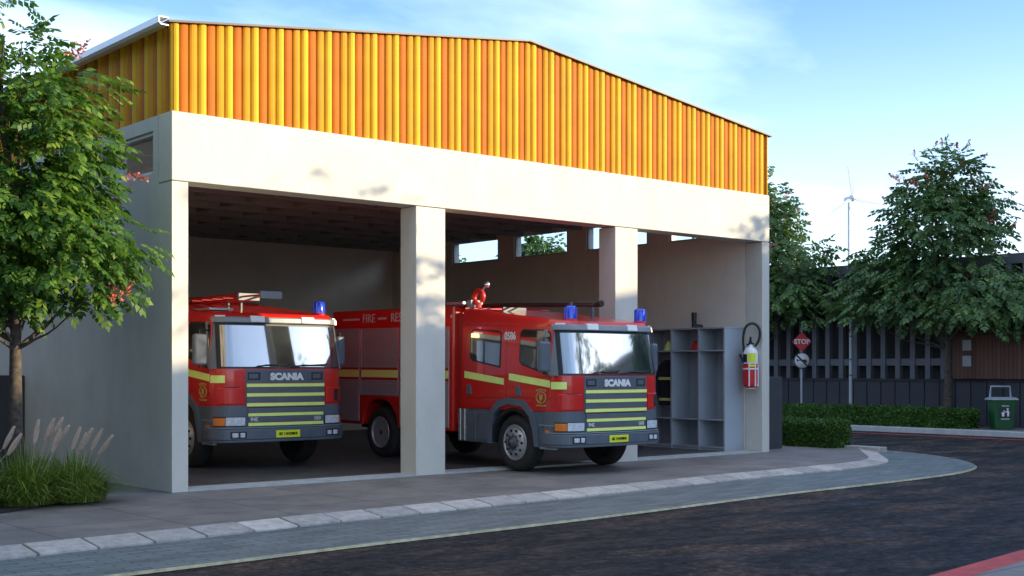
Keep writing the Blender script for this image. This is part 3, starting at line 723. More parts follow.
# turnout coat hanging in a compartment
r = tag(empty('turnout_coat', (XI-.30, 2.36, .95)), 'dark turnout coat with lime bands hanging in the locker beside the engine', 'coat')
b = MB()
rings = [(.0, .26, .10), (.25, .25, .10), (.55, .24, .11), (.80, .26, .11), (.92, .20, .09), (1.0, .09, .07)]
n = 20; vs = []
for z, rx, ry in rings:
    for k in range(n):
        a = 2*PI*k/n; f = 1+.07*math.sin(5*a+z*6); vs.append((ry*f*math.cos(a), rx*f*math.sin(a), z))
b.add(vs, [(j*n+k, j*n+(k+1) % n, (j+1)*n+(k+1) % n, (j+1)*n+k) for j in range(5) for k in range(n)], 0, True)
for s_ in (-1, 1): b.tube([(0, s_*.20, .86), (-.02, s_*.29, .60), (-.03, s_*.30, .22)], [.07, .065, .055], 10)
b.build('coat', M['nav'], r)
b = MB()
for z in (.12, .58):
    b.lathe([(1, 0), (1, .06)], 'z', (0, 0, 0), 20)
    nn = len(b.v)
    for i in range(nn-80 if False else 0, 0): pass
b = MB()
for z in (.10, .56):
    vs = []
    for dz in (0, .06):
        for k in range(n):
            a = 2*PI*k/n; f = 1+.07*math.sin(5*a+(z+dz)*6); vs.append((.118*f*math.cos(a), .262*f*math.sin(a), z+dz))
    b.add(vs, [(k, (k+1) % n, n+(k+1) % n, n+k) for k in range(n)], 0, True)
b.each('reflective_band', M['lime'], r)
# extinguisher on the end of the right wall
ex = tag(empty('fire_extinguisher', (XI-.17, .17, 1.36)), 'large red fire extinguisher with a white collar and looped hose on the right pier', 'fire extinguisher')
R_ = .155
b = MB(); b.lathe([(.06, .0), (.12, .01), (R_-.01, .05), (R_, .10), (R_, .52)], 'z', (0, 0, 0), 28); b.build('cylinder', M['signred'], ex)
b = MB(); b.lathe([(R_+.002, .50), (R_+.004, .51), (R_+.004, .74), (R_-.02, .79), (.09, .84), (.05, .86), (.045, .90)], 'z', (0, 0, 0), 28); b.build('collar', M['white'], ex)
b = MB()
for k in (-2.62, -1.75, -1.0): b.lathe([(.016, .03), (.016, .50)], 'z', ((R_+.002)*math.cos(k), (R_+.002)*math.sin(k), 0), 6)
b.lathe([(R_+.008, .38), (R_+.008, .41)], 'z', (0, 0, 0), 28); b.lathe([(.07, 0), (.11, -.012), (.11, -.02)], 'z', (0, 0, 0), 16); b.build('cage', M['white'], ex)
def wrap(name, a0, a1, z0, z1, m, rr):
    b = MB(); k = 8; vs = []
    for z in (z0, z1):
        for i in range(k+1):
            a = a0+(a1-a0)*i/k; vs.append((rr*math.cos(a), rr*math.sin(a), z))
        for i in range(k+1):
            a = a0+(a1-a0)*i/k; vs.append(((rr-.006)*math.cos(a), (rr-.006)*math.sin(a), z))
    q = 2*(k+1)
    fs = [(i, i+1, q+i+1, q+i) for i in range(k)]+[(k+1+i, q+k+1+i, q+k+2+i, k+2+i) for i in range(k)]
    fs += [(i, k+1+i, k+2+i, i+1) for i in range(k)]+[(q+i, q+i+1, q+k+2+i, q+k+1+i) for i in range(k)]
    b.add(vs, fs); return b.build(name, m, ex)
wrap('yellow_label', -2.75, -1.75, .54, .72, M['yel'], R_+.011); wrap('yellow_label', -2.75, -1.75, .44, .48, M['yel'], R_+.011)
wrap('instruction_panel', -3.6, -2.9, .53, .70, M['black'], R_+.012)
b = MB(); b.tube([(0, 0, .88), (0, 0, .98)], .035, 10); b.tube([(0, 0, .97), (-.03, -.03, 1.02), (-.03, -.03, 1.06)], .022, 8); b.tube([(-.10, 0, .90), (.10, 0, .92)], .02, 8); b.build('valve', M['black'], ex)
def along(s_, z, o=0): # s_ is the sideways direction as seen from the street
    return (.62*s_-.0, -.62*s_-.06+o, z)
hp = [along(.06, .86), along(.15, 1.0), along(.17, 1.18), along(.09, 1.31), along(-.04, 1.34), along(-.17, 1.25), along(-.22, 1.05), along(-.21, .83), along(-.18, .62)]
hp = [tuple(p) for p in smooth_line(hp, 4)]
b = MB(); b.tube(hp, .026, 8); b.build('hose', M['black'], ex)
b = MB(); b.tube([along(-.13, .42), along(-.22, .54), along(-.30, .70)], [.028, .022, .032], 8); b.build('nozzle', M['black'], ex)
MB().box(.13, .165, -.10, .10, .2, .7).build('wall_bracket', M['chrome'], ex)

# ------------------------------------------------------------------ walls, fence, hedges
tag(MB().box(-9, -.004, 5.8, 6.05, 0, 1.64).build('boundary_wall', M['slab'], bevel=.01), 'low dark rendered wall meeting the shaded side of the station behind the tree', 'wall')
tag(MB().box(L+.004, L+1.25, .62, .86, 0, 1.58).build('boundary_wall', M['slab'], bevel=.01), 'short dark rendered wall between the right pier and the near hedge', 'wall')

def rand_rot(n, rng):
    q = rng.normal(size=(n, 4)); q /= np.linalg.norm(q, axis=1)[:, None]
    w, x, y, z = q.T
    return np.stack([np.stack([1-2*(y*y+z*z), 2*(x*y-z*w), 2*(x*z+y*w)], 1), np.stack([2*(x*y+z*w), 1-2*(x*x+z*z), 2*(y*z-x*w)], 1), np.stack([2*(x*z-y*w), 2*(y*z+x*w), 1-2*(x*x+y*y)], 1)], 1)
def mesh_from_np(name, V, F, m, parent=None):
    me = bpy.data.meshes.new(name); nv, nf, k = len(V), len(F), F.shape[1]
    me.vertices.add(nv); me.vertices.foreach_set('co', V.astype(np.float32).ravel())
    me.loops.add(nf*k); me.loops.foreach_set('vertex_index', F.astype(np.int32).ravel())
    me.polygons.add(nf); me.polygons.foreach_set('loop_start', np.arange(0, nf*k, k, dtype=np.int32))
    me.update(calc_edges=True); me.validate(); me.materials.append(m)
    o = bpy.data.objects.new(name, me); COL.objects.link(o); o.parent = parent; return o
def instances(T, TF, pos, rot, sc):
    n = len(pos); V = np.einsum('nij,kj->nki', rot, T)*sc[:, None, None]+pos[:, None, :]
    F = TF[None]+(np.arange(n)*len(T))[:, None, None]; return V.reshape(-1, 3), F.reshape(-1, TF.shape[1])
def hedge(name, x0, x1, y0, y1, h, dens, label, leaf=.05):
    r = tag(empty(name, ((x0+x1)/2, (y0+y1)/2, 0)), label, 'hedge'); cx, cy = (x0+x1)/2, (y0+y1)/2
    MB().box(x0-cx+.05, x1-cx-.05, y0-cy+.05, y1-cy-.05, .0, h-.05).build('stems', M['hedge'], r)
    rng = RNG; A = [((x1-x0)*(y1-y0), 'top'), ((x1-x0)*h, 'f'), ((x1-x0)*h, 'b'), ((y1-y0)*h, 'l'), ((y1-y0)*h, 'r')]; P = []
    for a, s_ in A:
        n = int(a*dens); u, v, w = rng.random(n), rng.random(n), rng.normal(size=n)*.018
        X, Y_, Z = x0+(x1-x0)*u, y0+(y1-y0)*u, h*v
        if s_ == 'top': q = np.stack([X, y0+(y1-y0)*v, h+w], 1)
        elif s_ == 'f': q = np.stack([X, y0+w, Z], 1)
        elif s_ == 'b': q = np.stack([X, y1+w, Z], 1)
        elif s_ == 'l': q = np.stack([x0+w, Y_, Z], 1)
        else: q = np.stack([x1+w, Y_, Z], 1)
        P.append(q)
    P = np.concatenate(P)-np.array([cx, cy, 0]); P += .025*np.sin(P[:, [1, 2, 0]]*7+1)
    T = np.array([(0, 0, 0), (.5, .28, .06), (1, 0, 0), (.5, -.28, .06)]); TF = np.array([[0, 1, 2, 3]])
    V, F = instances(T, TF, P, rand_rot(len(P), rng), leaf*(.7+.6*rng.random(len(P))))
    V[:, 2] = np.maximum(V[:, 2], .003)
    mesh_from_np('foliage', V, F, M['hedge'], r); return r
hedge('box_hedge', 15.55, 16.2, -.12, 2.6, .56, 2600, 'short clipped green hedge at the pavement corner beside the station', .055)
hedge('box_hedge', 25.35, 26.15, 2.35, 26, .54, 800, 'long low dark hedge along the far side of the cross street', .09)

# tall fence across the street
fx = 27.5
fe = tag(empty('tall_fence', (fx, 8, .03)), 'tall dark grey fence with upright columns over a solid base across the street', 'fence')
def fb(name, b, m, **k):
    for i, v in enumerate(b.v): b.v[i] = (v[0]-fx, v[1]-8, v[2]-.03)
    return b.build(name, M[m], fe, **k)
YF0, YF1 = -6, 34
b = MB(); b.box(fx, fx+.12, YF0, YF1, .03, 1.36)
for k in range(int((YF1-YF0)/.52)):
    b.box(fx-.035, fx-.001, YF0+k*.52, YF0+k*.52+.47, .05, 1.34)
fb('base_panel', b, 'slab'); b = MB(); b.box(fx-.06, fx+.16, YF0, YF1, 1.361, 1.44); fb('coping', b, 'back')
b = MB(); b.box(fx-.02, fx+.05, YF0, YF1, 1.86, 2.08); fb('rail', b, 'post')
b = MB(); b.box(fx-.06, fx+.30, YF0, YF1, 4.86, 5.16); fb('rail', b, 'post')
for k in range(int((YF1-YF0)/.53)):
    b = MB(); y = YF0+.1+k*.53
    if y > 24: break
    b.box(fx-.05, fx+.12, y, y+.17, 1.445, 4.855); fb('column', b, 'post')
b = MB(); b.box(fx+.32, fx+.42, YF0, YF1, .03, 4.95); fb('backing_panel', b, 'back')
bp = tag(empty('board_panel', (27.3, 1.0, 1.45)), 'brown vertical-board panel with two pale plates hung on the fence', 'panel')
MB().box(0, .09, -6, 3.02, .0, 1.28).build('boards', M['boards'], bp)
MB().box(-.03, .12, -6, 3.06, 1.281, 1.40).box(-.03, .12, 3.021, 3.08, 0, 1.28).build('frame', M['boards'], bp)
for z in (.38, .86): MB().box(-.03, -.002, 2.22, 2.50, z, z+.32).build('plate', M['bingrey'], bp)

# street signs
sg = tag(empty('street_sign', (26.6, 8.91, .03), rad(-40)), 'slim pole with a red diamond STOP sign over a round no-horn sign', 'sign')
b = MB(); b.lathe([(.032, 0), (.032, 3.05), (.02, 3.07)], 'z', (0, 0, 0), 10); b.build('pole', M['bingrey'], sg)
zc = 2.62; h_ = .33
sd = MB().prism([(-h_, zc), (0, zc-h_), (h_, zc), (0, zc+h_)], 'y', -.06, -.038).build('stop_plate', M['signred'], sg, bevel=.01)
text('stop_lettering', 'STOP', .22, M['white'], sd, (0, -.063, zc), (PI/2, 0, 0), .006, .98)
zc2 = 2.0
nh = MB().lathe([(.001, -.062), (.27, -.06), (.27, -.038), (.001, -.036)], 'y', (0, 0, zc2), 28).build('no_horn_plate', M['white'], sg)
b = MB()
for k in range(28):
    a0, a1 = 2*PI*k/28, 2*PI*(k+1)/28
    b.prism([(.272*math.cos(a0), zc2+.272*math.sin(a0)), (.272*math.cos(a1), zc2+.272*math.sin(a1)), (.245*math.cos(a1), zc2+.245*math.sin(a1)), (.245*math.cos(a0), zc2+.245*math.sin(a0))], 'y', -.068, -.055)
b.build('ring', M['slab'], nh)
b = MB(); b.prism([(-.19, zc2+.15), (-.15, zc2+.19), (.19, zc2-.15), (.15, zc2-.19)], 'y', -.074, -.064)
b.prism([(-.17, zc2+.07), (-.17, zc2-.05), (-.12, zc2-.005), (.06, zc2-.005), (.06, zc2-.07), (.16, zc2-.07), (.17, zc2+.0), (.12, zc2+.035), (-.12, zc2+.025)], 'y', -.070, -.062)
b.build('horn_symbol', M['slab'], nh)
lp = tag(empty('lamp_post', (26.6, 7.0, .03)), 'thin tall grey pole with a small dark head rising beside the far trees', 'lamp post')
b = MB(); b.lathe([(.06, 0), (.055, 1.2), (.04, 4.3)], 'z', (0, 0, 0), 10); b.build('pole', M['bingrey'], lp)
b = MB()
for z in (1.5, 2.0, 2.75): b.lathe([(.065, z), (.065, z+.04)], 'z', (0, 0, 0), 10)
b.build('collar', M['post'], lp)
b = MB(); b.lathe([(.05, 4.28), (.14, 4.36), (.16, 4.48), (.10, 4.60), (.001, 4.64)], 'z', (0, 0, 0), 14); b.box(-.03, .03, -.35, .02, 4.38, 4.44); b.build('head', M['dark'], lp)

# litter bin
bn = tag(empty('litter_bin', (26.1, 1.62, .03), rad(-40.6), .9), 'green litter bin with a grey lid and tall frame handle beside the far hedge', 'bin')
b = MB()
def frus(b, w0, w1, d0, d1, z0, z1, m=0):
    v = [(-w0, -d0, z0), (w0, -d0, z0), (w0, d0, z0), (-w0, d0, z0), (-w1, -d1, z1), (w1, -d1, z1), (w1, d1, z1), (-w1, d1, z1)]
    b.add(v, [(0,3,2,1), (4,5,6,7), (0,1,5,4), (1,2,6,5), (2,3,7,6), (3,0,4,7)], m)
frus(b, .28, .36, .25, .31, .0, .93); bb = b.build('bin_body', M['bin'], bn, bevel=.03)
b = MB(); frus(b, .42, .40, .35, .33, .931, .985); frus(b, .39, .33, .32, .26, .986, 1.02); b.build('lid', M['bingrey'], bn, bevel=.012)
b = MB(); b.tube([(-.33, .1, 1.0), (-.30, .1, 1.36), (.30, .1, 1.36), (.33, .1, 1.0)], .032, 8); b.build('handle', M['bingrey'], bn)
b = MB(); yy = -.305
b.box(-.17, .17, yy-.012, yy+.03, .40, .68, 0)
em = b.build('emblem_panel', M['slab'], bb)
b = MB(); yf = yy-.016
b.lathe([(.001, yf-.002), (.035, yf), (.035, yf+.01)], 'y', (.07, 0, .645), 12); b.prism([(.03, .60), (.11, .60), (.12, .52), (.10, .42), (.06, .42), (.05, .52)], 'y', yf, yf+.01)
b.prism([(.03, .60), (-.02, .55), (-.01, .53), (.04, .57)], 'y', yf, yf+.01); b.prism([(-.12, .55), (-.03, .55), (-.04, .42), (-.11, .42)], 'y', yf, yf+.01); b.lathe([(.001, yf-.002), (.022, yf), (.022, yf+.01)], 'y', (-.05, 0, .585), 10)
b.build('litter_symbol', M['white'], em)
text('bin_lettering', 'RECYCLE', .05, M['white'], bb, (0, -.318, .745), (PI/2, 0, 0), .001, 1.1, ext=.01)
MB().box(-.13, .13, -.300, -.27, .345, .355).box(-.13, .13, -.297, -.27, .315, .325).each('bin_caption', M['white'], bb)

# ------------------------------------------------------------------ trees
def frond_template(nl, ll, lw):
    """a compound leaf: pairs of pointed leaflets along a drooping rib, then one at the tip"""
    V, F = [], []
    Lr = 1.0
    def leaflet(base, d, up, l, w):
        side = np.cross(d, up); side /= np.linalg.norm(side); n = len(V)
        V.extend([base, base+d*l*.45+side*w-up*w*.25, base+d*l-up*l*.18, base+d*l*.45-side*w-up*w*.25]); F.append([n, n+1, n+2, n+3])
    for k in range(nl):
        s = .22+.70*k/(nl-1); z = -.32*s*s; base = np.array([s*Lr, 0, z]); sl = math.atan(-.64*s)
        for sg_ in (-1, 1):
            d = np.array([math.cos(.95)*math.cos(sl), sg_*math.sin(.95), math.cos(.95)*math.sin(sl)-.18]); d /= np.linalg.norm(d)
            leaflet(base, d, np.array([.1, 0, 1.]), ll*(1.0-.25*abs(2*k/(nl-1)-1)), lw)
    leaflet(np.array([.95, 0, -.30]), np.array([.82, 0, -.57]), np.array([.5, 0, .8]), ll, lw)
    return np.array(V), np.array(F)
FT = frond_template(4, .42, .115)
FTF = frond_template(3, .52, .17)
def frond_rots(dirs, rng):
    d = dirs/np.linalg.norm(dirs, axis=1)[:, None]
    up = np.array([0, 0, 1.])+rng.normal(size=d.shape)*.35
    y = np.cross(up, d); y /= np.linalg.norm(y, axis=1)[:, None]+1e-9; z = np.cross(d, y)
    return np.stack([d, y, z], 2)
def make_tree(name, label, base, trunk_h, tr, lobes, nclump, nf, fsize, m, tmpl, seed, flowers=0, group=None, clip=None, clump_r=(.26, .50), limbs=9, lean_=(0, 0)):
    rng = np.random.default_rng(seed); r = tag(empty(name, base), label, 'tree', group)
    # lobes: (cx, cy, cz, rx, ry, rz, weight)
    Lb = np.array(lobes); w = Lb[:, 6]/Lb[:, 6].sum(); C = []
    tries = 0
    while len(C) < nclump and tries < 60000:
        tries += 1; k = rng.choice(len(Lb), p=w); v = rng.normal(size=3); v /= np.linalg.norm(v); rr = .50+.5*rng.random()**.6
        c = Lb[k, :3]+v*Lb[k, 3:6]*rr
        if any(np.linalg.norm(c-q[:3]) < .30*q[3]+.12 for q in C): continue
        C.append(np.array([*c, rng.uniform(*clump_r)]))
    C = np.array(C); cen = np.average(Lb[:, :3], axis=0, weights=Lb[:, 6])
    P, Dd, Sc = [], [], []
    for c in C:
        n = int(nf*(c[3]/np.mean(clump_r))**2*rng.uniform(.6, 1.35)); v = rng.normal(size=(n, 3)); v /= np.linalg.norm(v, axis=1)[:, None]; v[:, 2] *= .75
        rr = rng.random(n)**.45
        p = c[:3]+v*(rr*c[3])[:, None]; out = c[:3]-cen; out[2] *= .4; out /= np.linalg.norm(out)+1e-6
        dd = v*.9+out*.75+rng.normal(size=(n, 3))*.30; dd[:, 2] = dd[:, 2]*.55-.12
        P.append(p); Dd.append(dd); Sc.append(fsize*rng.uniform(.65, 1.2, n))
    P, Dd, Sc = np.concatenate(P), np.concatenate(Dd), np.concatenate(Sc)
    if clip is not None:
        keep = clip(P+np.array(base)); P, Dd, Sc = P[keep], Dd[keep], Sc[keep]
    V, F = instances(tmpl[0], tmpl[1], P, frond_rots(Dd, rng), Sc)
    mesh_from_np('crown', V, F, m, r)
    # trunk and limbs
    b = MB(); top = Vector((lean_[0], lean_[1], trunk_h)); zt = Lb[:, 2].max()+.3
    tip = Vector((cen[0], cen[1], zt))
    tp = [Vector((0, 0, -.03)), Vector((.0, .0, .25)), Vector((lean_[0]*.5, lean_[1]*.5, trunk_h*.55)), top, top.lerp(tip, .4)+Vector((.06, -.05, 0)), top.lerp(tip, .75)+Vector((-.05, .05, 0)), tip]
    b.tube([tuple(p) for p in smooth_line([tuple(p) for p in tp], 4)], [tr*(1.30 if i == 0 else max(.10, 1-.9*(i/24)**1.3)) for i in range(25)], 12)
    b.build('trunk', M['bark'], r, recalc=True)
    b = MB(); order = rng.permutation(len(C))[:limbs*3]
    for q, i in enumerate(order):
        e = Vector(C[i][:3]); s0 = rng.uniform(.0, .65) if q >= limbs else rng.uniform(0, .3); a = top.lerp(tip, s0)
        if a.z > e.z-.1: a = top.copy()
        mid = a.lerp(e, .5)+Vector((0, 0, -.08*(e-a).length)); r0 = tr*(.42 if q < limbs else .22)
        pl = smooth_line([tuple(a), tuple(a.lerp(mid, .5)), tuple(mid), tuple(e)], 3)
        b.tube(pl, [r0*(1-.88*k/(len(pl)-1)) for k in range(len(pl))], 6)
    b.build('branches', M['bark'], r)
    if flowers:
        pw_ = np.clip((C[:, 2]-C[:, 2].min())/(np.ptp(C[:, 2])+.01), .08, 1)**(1.6 if group else 0.0); idx = rng.choice(len(C), size=flowers, replace=True, p=pw_/pw_.sum())
        vs, fs = [], []; n0 = 0; Vv = []; Ff = []
        T = np.array([(0, 0, 0), (.5, .42, .1), (1, 0, -.05), (.5, -.42, .1)]); TF = np.array([[0, 1, 2, 3]])
        for i in idx:
            c = C[i]; v = rng.normal(size=3); v[2] = abs(v[2])*.6; out = c[:3]-cen; v = v/np.linalg.norm(v)+1.2*out/np.linalg.norm(out); v /= np.linalg.norm(v)
            p0 = c[:3]+v*c[3]*1.12; k = 46; ax = v*.5+np.array([0, 0, -.15 if rng.random() < .5 else .7]); ax /= np.linalg.norm(ax)
            s = rng.random(k); pos = p0+ax*(s*fsize*.9)[:, None]+rng.normal(size=(k, 3))*(.052*(1.1-s))[:, None]
            a_, f_ = instances(T, TF, pos, rand_rot(k, rng), np.full(k, fsize*.15)); Vv.append(a_); Ff.append(f_+n0); n0 += len(a_)
        mesh_from_np('blossoms', np.concatenate(Vv), np.concatenate(Ff), M['flower'], r)
    return r
nearclip = lambda P: ~((P[:, 0] > -.12) & (P[:, 1] > -.12))
make_tree('flowering_tree', 'leafy tree with pink blossoms in the grass bed left of the station', (-1.93, .70, 0), 2.0, .120,
    [(-.15, .05, 4.2, 1.05, 1.05, 1.5, 3.0), (.50, -.55, 3.35, .95, .95, .75, 1.9), (-.9, .1, 3.5, 1.1, 1.1, 1.1, 1.5), (-.40, .25, 5.9, .85, .85, 1.2, 1.6), (.35, -.35, 4.35, .85, .85, .9, 1.5), (.30, -.3, 5.2, .9, .9, .9, 1.2), (-1.3, .9, 5.0, 1.0, 1.0, 1.5, 1)],
    132, 22, .31, M['leaf'], FT, 5, flowers=34, clip=nearclip, limbs=8)
G = 'flowering trees across the street'
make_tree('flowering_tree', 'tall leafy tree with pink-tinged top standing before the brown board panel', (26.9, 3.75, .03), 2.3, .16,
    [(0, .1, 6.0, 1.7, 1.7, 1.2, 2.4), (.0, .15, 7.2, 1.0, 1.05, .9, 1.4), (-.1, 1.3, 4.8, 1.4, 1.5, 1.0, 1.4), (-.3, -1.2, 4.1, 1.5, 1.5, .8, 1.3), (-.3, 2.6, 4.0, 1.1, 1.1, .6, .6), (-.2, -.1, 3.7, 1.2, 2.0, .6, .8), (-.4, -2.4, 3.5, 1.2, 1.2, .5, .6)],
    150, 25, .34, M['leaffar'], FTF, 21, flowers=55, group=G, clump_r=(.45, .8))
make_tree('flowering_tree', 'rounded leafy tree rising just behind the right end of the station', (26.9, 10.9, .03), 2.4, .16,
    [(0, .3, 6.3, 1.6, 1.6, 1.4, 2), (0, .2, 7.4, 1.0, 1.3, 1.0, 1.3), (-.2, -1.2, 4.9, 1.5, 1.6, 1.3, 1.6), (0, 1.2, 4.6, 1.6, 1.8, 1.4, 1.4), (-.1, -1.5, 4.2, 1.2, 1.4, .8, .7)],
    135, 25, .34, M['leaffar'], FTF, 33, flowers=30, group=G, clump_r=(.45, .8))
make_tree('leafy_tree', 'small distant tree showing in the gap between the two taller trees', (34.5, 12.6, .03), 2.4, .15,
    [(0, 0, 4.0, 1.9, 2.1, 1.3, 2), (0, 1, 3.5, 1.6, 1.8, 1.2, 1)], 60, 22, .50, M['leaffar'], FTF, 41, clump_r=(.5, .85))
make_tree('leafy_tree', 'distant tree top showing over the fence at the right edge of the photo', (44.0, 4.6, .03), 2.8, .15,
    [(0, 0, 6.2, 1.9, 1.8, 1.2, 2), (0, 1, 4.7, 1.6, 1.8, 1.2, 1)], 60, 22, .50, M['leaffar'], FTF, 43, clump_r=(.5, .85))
# seen through the clerestory windows
make_tree('leafy_tree', 'tree seen whole in the clerestory window above the blue beacon', (29.9, 25.4, .03), 3.2, .15,
    [(0, 0, 5.9, 1.1, 1.1, 1.4, 2), (.3, .6, 4.6, 1.1, 1.3, 1.0, 1)], 85, 26, .5, M['leaffar'], FTF, 51, clump_r=(.45, .8))
make_tree('leafy_tree', 'smaller tree seen at the left of the clerestory window behind the central pillar', (29.5, 31.8, .03), 3.2, .15,
    [(0, .8, 5.8, 1.1, 1.2, 1.4, 2)], 55, 24, .5, M['leaffar'], FTF, 57, clump_r=(.45, .8))

# grass bed
bed = [(-3.35+1.95*math.cos(a)*(1+.08*math.sin(3*a)), .25+1.32*math.sin(a)*(1+.06*math.cos(4*a))) for a in np.linspace(0, 2*PI, 36, endpoint=False)]
b = MB(); b.prism(bed, 'z', .003, .03); tag(b.build('planting_bed', M['soil']), 'dark earth bed under the left tree, edged by the pavement', 'flower bed')
def grass_clump(loc, n, h, spread, plumes, label, seed):
    rng = np.random.default_rng(seed); r = tag(empty('fountain_grass', loc), label, 'grass clump', 'fountain grass clumps in the tree bed')
    V, F = [], []; K = 7; N_ = 0
    az = rng.random(n)*2*PI; rb = rng.random(n)**.6*.40; hh = 1.14*h*(.30+.70*rng.random(n)**1.3)*(1.05-.45*(rb/.40)**2); out = spread*rng.uniform(.15, 1.25, n)**1.3; wd = rng.uniform(.004, .0085, n)
    t = np.linspace(0, 1, K)
    a2 = az+rng.normal(size=n)*.5
    X = rb[:, None]*np.cos(az)[:, None]+out[:, None]*np.cos(a2)[:, None]*t**1.7
    Y_ = rb[:, None]*np.sin(az)[:, None]+out[:, None]*np.sin(a2)[:, None]*t**1.7
    Z = hh[:, None]*(1.35*t-.30*t**2-.60*(out/spread)[:, None]*t**2.6)
    wv = wd[:, None]*(1-t**3*.9); sx, sy = -np.sin(a2)[:, None]*wv, np.cos(a2)[:, None]*wv
    A = np.stack([X-sx, Y_-sy, Z], 2); B = np.stack([X+sx, Y_+sy, Z], 2); VV = np.stack([A, B], 2).reshape(n, 2*K, 3)
    q = np.array([[2*k, 2*k+1, 2*k+3, 2*k+2] for k in range(K-1)]); F = (q[None]+(np.arange(n)*2*K)[:, None, None]).reshape(-1, 4)
    mesh_from_np('blades', VV.reshape(-1, 3), F, M['blade'], r)
    for (dx, dy, z, tx, ty) in [(p[0]+.02, p[1], p[2]-.01-.05*rng.random(), p[3]+.12+.12*rng.random(), p[4]-.1) for p in plumes]:
        s = Vector((dx*.25, dy*.25, .2)); e = Vector((dx, dy, z)); d = Vector((tx, ty, 1)).normalized()
        b = MB(); b.tube([tuple(s), tuple(s.lerp(e, .5)+Vector((0, 0, .04))), tuple(e-d*.22), tuple(e)], .003, 5, 0)
        st_ = b.build('plume', M['plume'], r, recalc=False)
        k = 900; u = rng.random(k); rr = rng.uniform(.018, .030)*np.sin(PI*np.clip(u*.90+.05, 0, 1))**.7*(1.15-.75*u)
        an = rng.random(k)*2*PI; x = d.cross(Vector((1, 0.2, 0))).normalized(); y = d.cross(x)
        P = np.array(e-d*.30)[None]+np.array(d)[None]*(u*.30)[:, None]+(np.array(x)[None]*np.cos(an)[:, None]+np.array(y)[None]*np.sin(an)[:, None])*(rr*.5)[:, None]
        Dd = np.array(d)[None]*1.9+(np.array(x)[None]*np.cos(an)[:, None]+np.array(y)[None]*np.sin(an)[:, None])
        T = np.array([(0, 0, 0), (.5, .11, 0), (1, 0, 0), (.5, -.11, 0)]); vv, ff = instances(T, np.array([[0, 1, 2, 3]]), P, frond_rots(Dd, rng), rr*1.1+.030)
        mesh_from_np('plume_hairs', vv, ff, M['plume'], st_)
def plist(cx, cy, pts):
    return [(x-cx, y-cy, z, tx, ty) for x, y, z, tx, ty in pts]
grass_clump((-1.55, -.35, .03), 1500, .72, .55, plist(-1.55, -.35, [(-1.62, -.70, .98, .08, -.06), (-1.47, -.72, .99, .30, -.2), (-1.33, -.70, .96, .30, -.2), (-1.20, -.72, .90, .40, -.3), (-1.48, -.55, .90, .2, -.1)]), 'fountain grass clump with pale plumes at the right end of the bed', 3)
grass_clump((-2.15, -.30, .03), 1500, .78, .60, plist(-2.15, -.30, [(-2.13, -.65, 1.10, .03, 0), (-1.95, -.68, 1.10, .12, -.1), (-1.84, -.68, 1.10, .22, -.15), (-1.75, -.65, 1.00, .35, -.2), (-1.90, -.75, .98, .15, -.1)]), 'fountain grass clump with upright plumes in front of the tree trunk', 4)
grass_clump((-2.80, -.15, .03), 1400, .76, .60, plist(-2.80, -.15, [(-2.42, -.60, 1.0, .25, -.15), (-2.38, -.72, .92, .35, -.2)]), 'fountain grass clump at the left edge of the photo', 5)
grass_clump((-1.65, .60, .03), 900, .66, .50, [], 'fountain grass clump without plumes between the trunk and the wall', 6)
grass_clump((-2.5, .75, .03), 900, .66, .50, [], 'fountain grass clump behind the tree trunk, without plumes', 8)

# wind turbine far away
wt = tag(empty('wind_turbine', (248, 159, -.1), rad(-30)), 'white three-bladed wind turbine standing far off between the trees', 'wind turbine')
def turbine():
    b = MB(); b.lathe([(.50, 0), (.32, 41.5)], 'z', (0, 0, 0), 12); b.build('tower', M['turb'], wt)
    b = MB(); b.box(-.5, .5, -1.4, 2.0, 41.6, 42.8); b.build('nacelle', M['turb'], wt, bevel=.3)
    b = MB(); b.lathe([(.001, -2.6), (.6, -2.1), (.8, -1.6)], 'y', (0, 0, 42.2), 14); b.build('hub', M['turb'], wt)
    for a in (rad(100), rad(215), rad(-10)):
        b = MB(); c, s_ = math.cos(a), math.sin(a)
        prof = [(.6, -.30), (1.6, -.60), (7.4, -.12), (7.4, .08), (1.6, .30), (.6, .30)]
        b.prism([(p*c-q*s_, 42.2+p*s_+q*c) for p, q in prof], 'y', -2.2, -2.0); b.build('blade', M['turb'], wt)
turbine()

# ------------------------------------------------------------------ across the road, behind the photographer: what shades the street
ob = tag(empty('office_block', (24, -27, -.1), rad(43)), 'long plain office block behind the photographer that shades the street', 'building')
b = MB(); b.box(-26, 26, -8, 0, 0, 9.6); b.build('wall', M['office'], ob)
for k in range(11):
    for z in (1.2, 4.8): MB().box(-24.5+k*4.6, -21.8+k*4.6, -.03+.0, .05, z, z+1.9).build('window', M['side'], ob)
MB().box(-26.3, 26.3, -8.3, .3, 9.6, 9.85).build('roof', M['slab'], ob)
GT = 'street trees behind the photographer'
for k, (x, y, s_, hh) in enumerate([(19.5, -17.0, 61, 0), (12.0, -24.5, 62, .5), (24.6, -12.5, 63, .9)]):
    make_tree('street_tree', ['street tree behind the photographer, nearest the office block door', 'street tree behind the photographer, left of the office block', 'street tree behind the photographer, right of the office block'][k], (x, y, -.03), 2.6, .17,
        [(0, 0, 5.0+hh, 2.0, 2.0, 1.7, 2), (.3, .2, 6.3+hh, 1.3, 1.3, 1.2, 1)], 60, 22, .5, M['leaffar'], FTF, s_, group=GT, clump_r=(.5, .85))

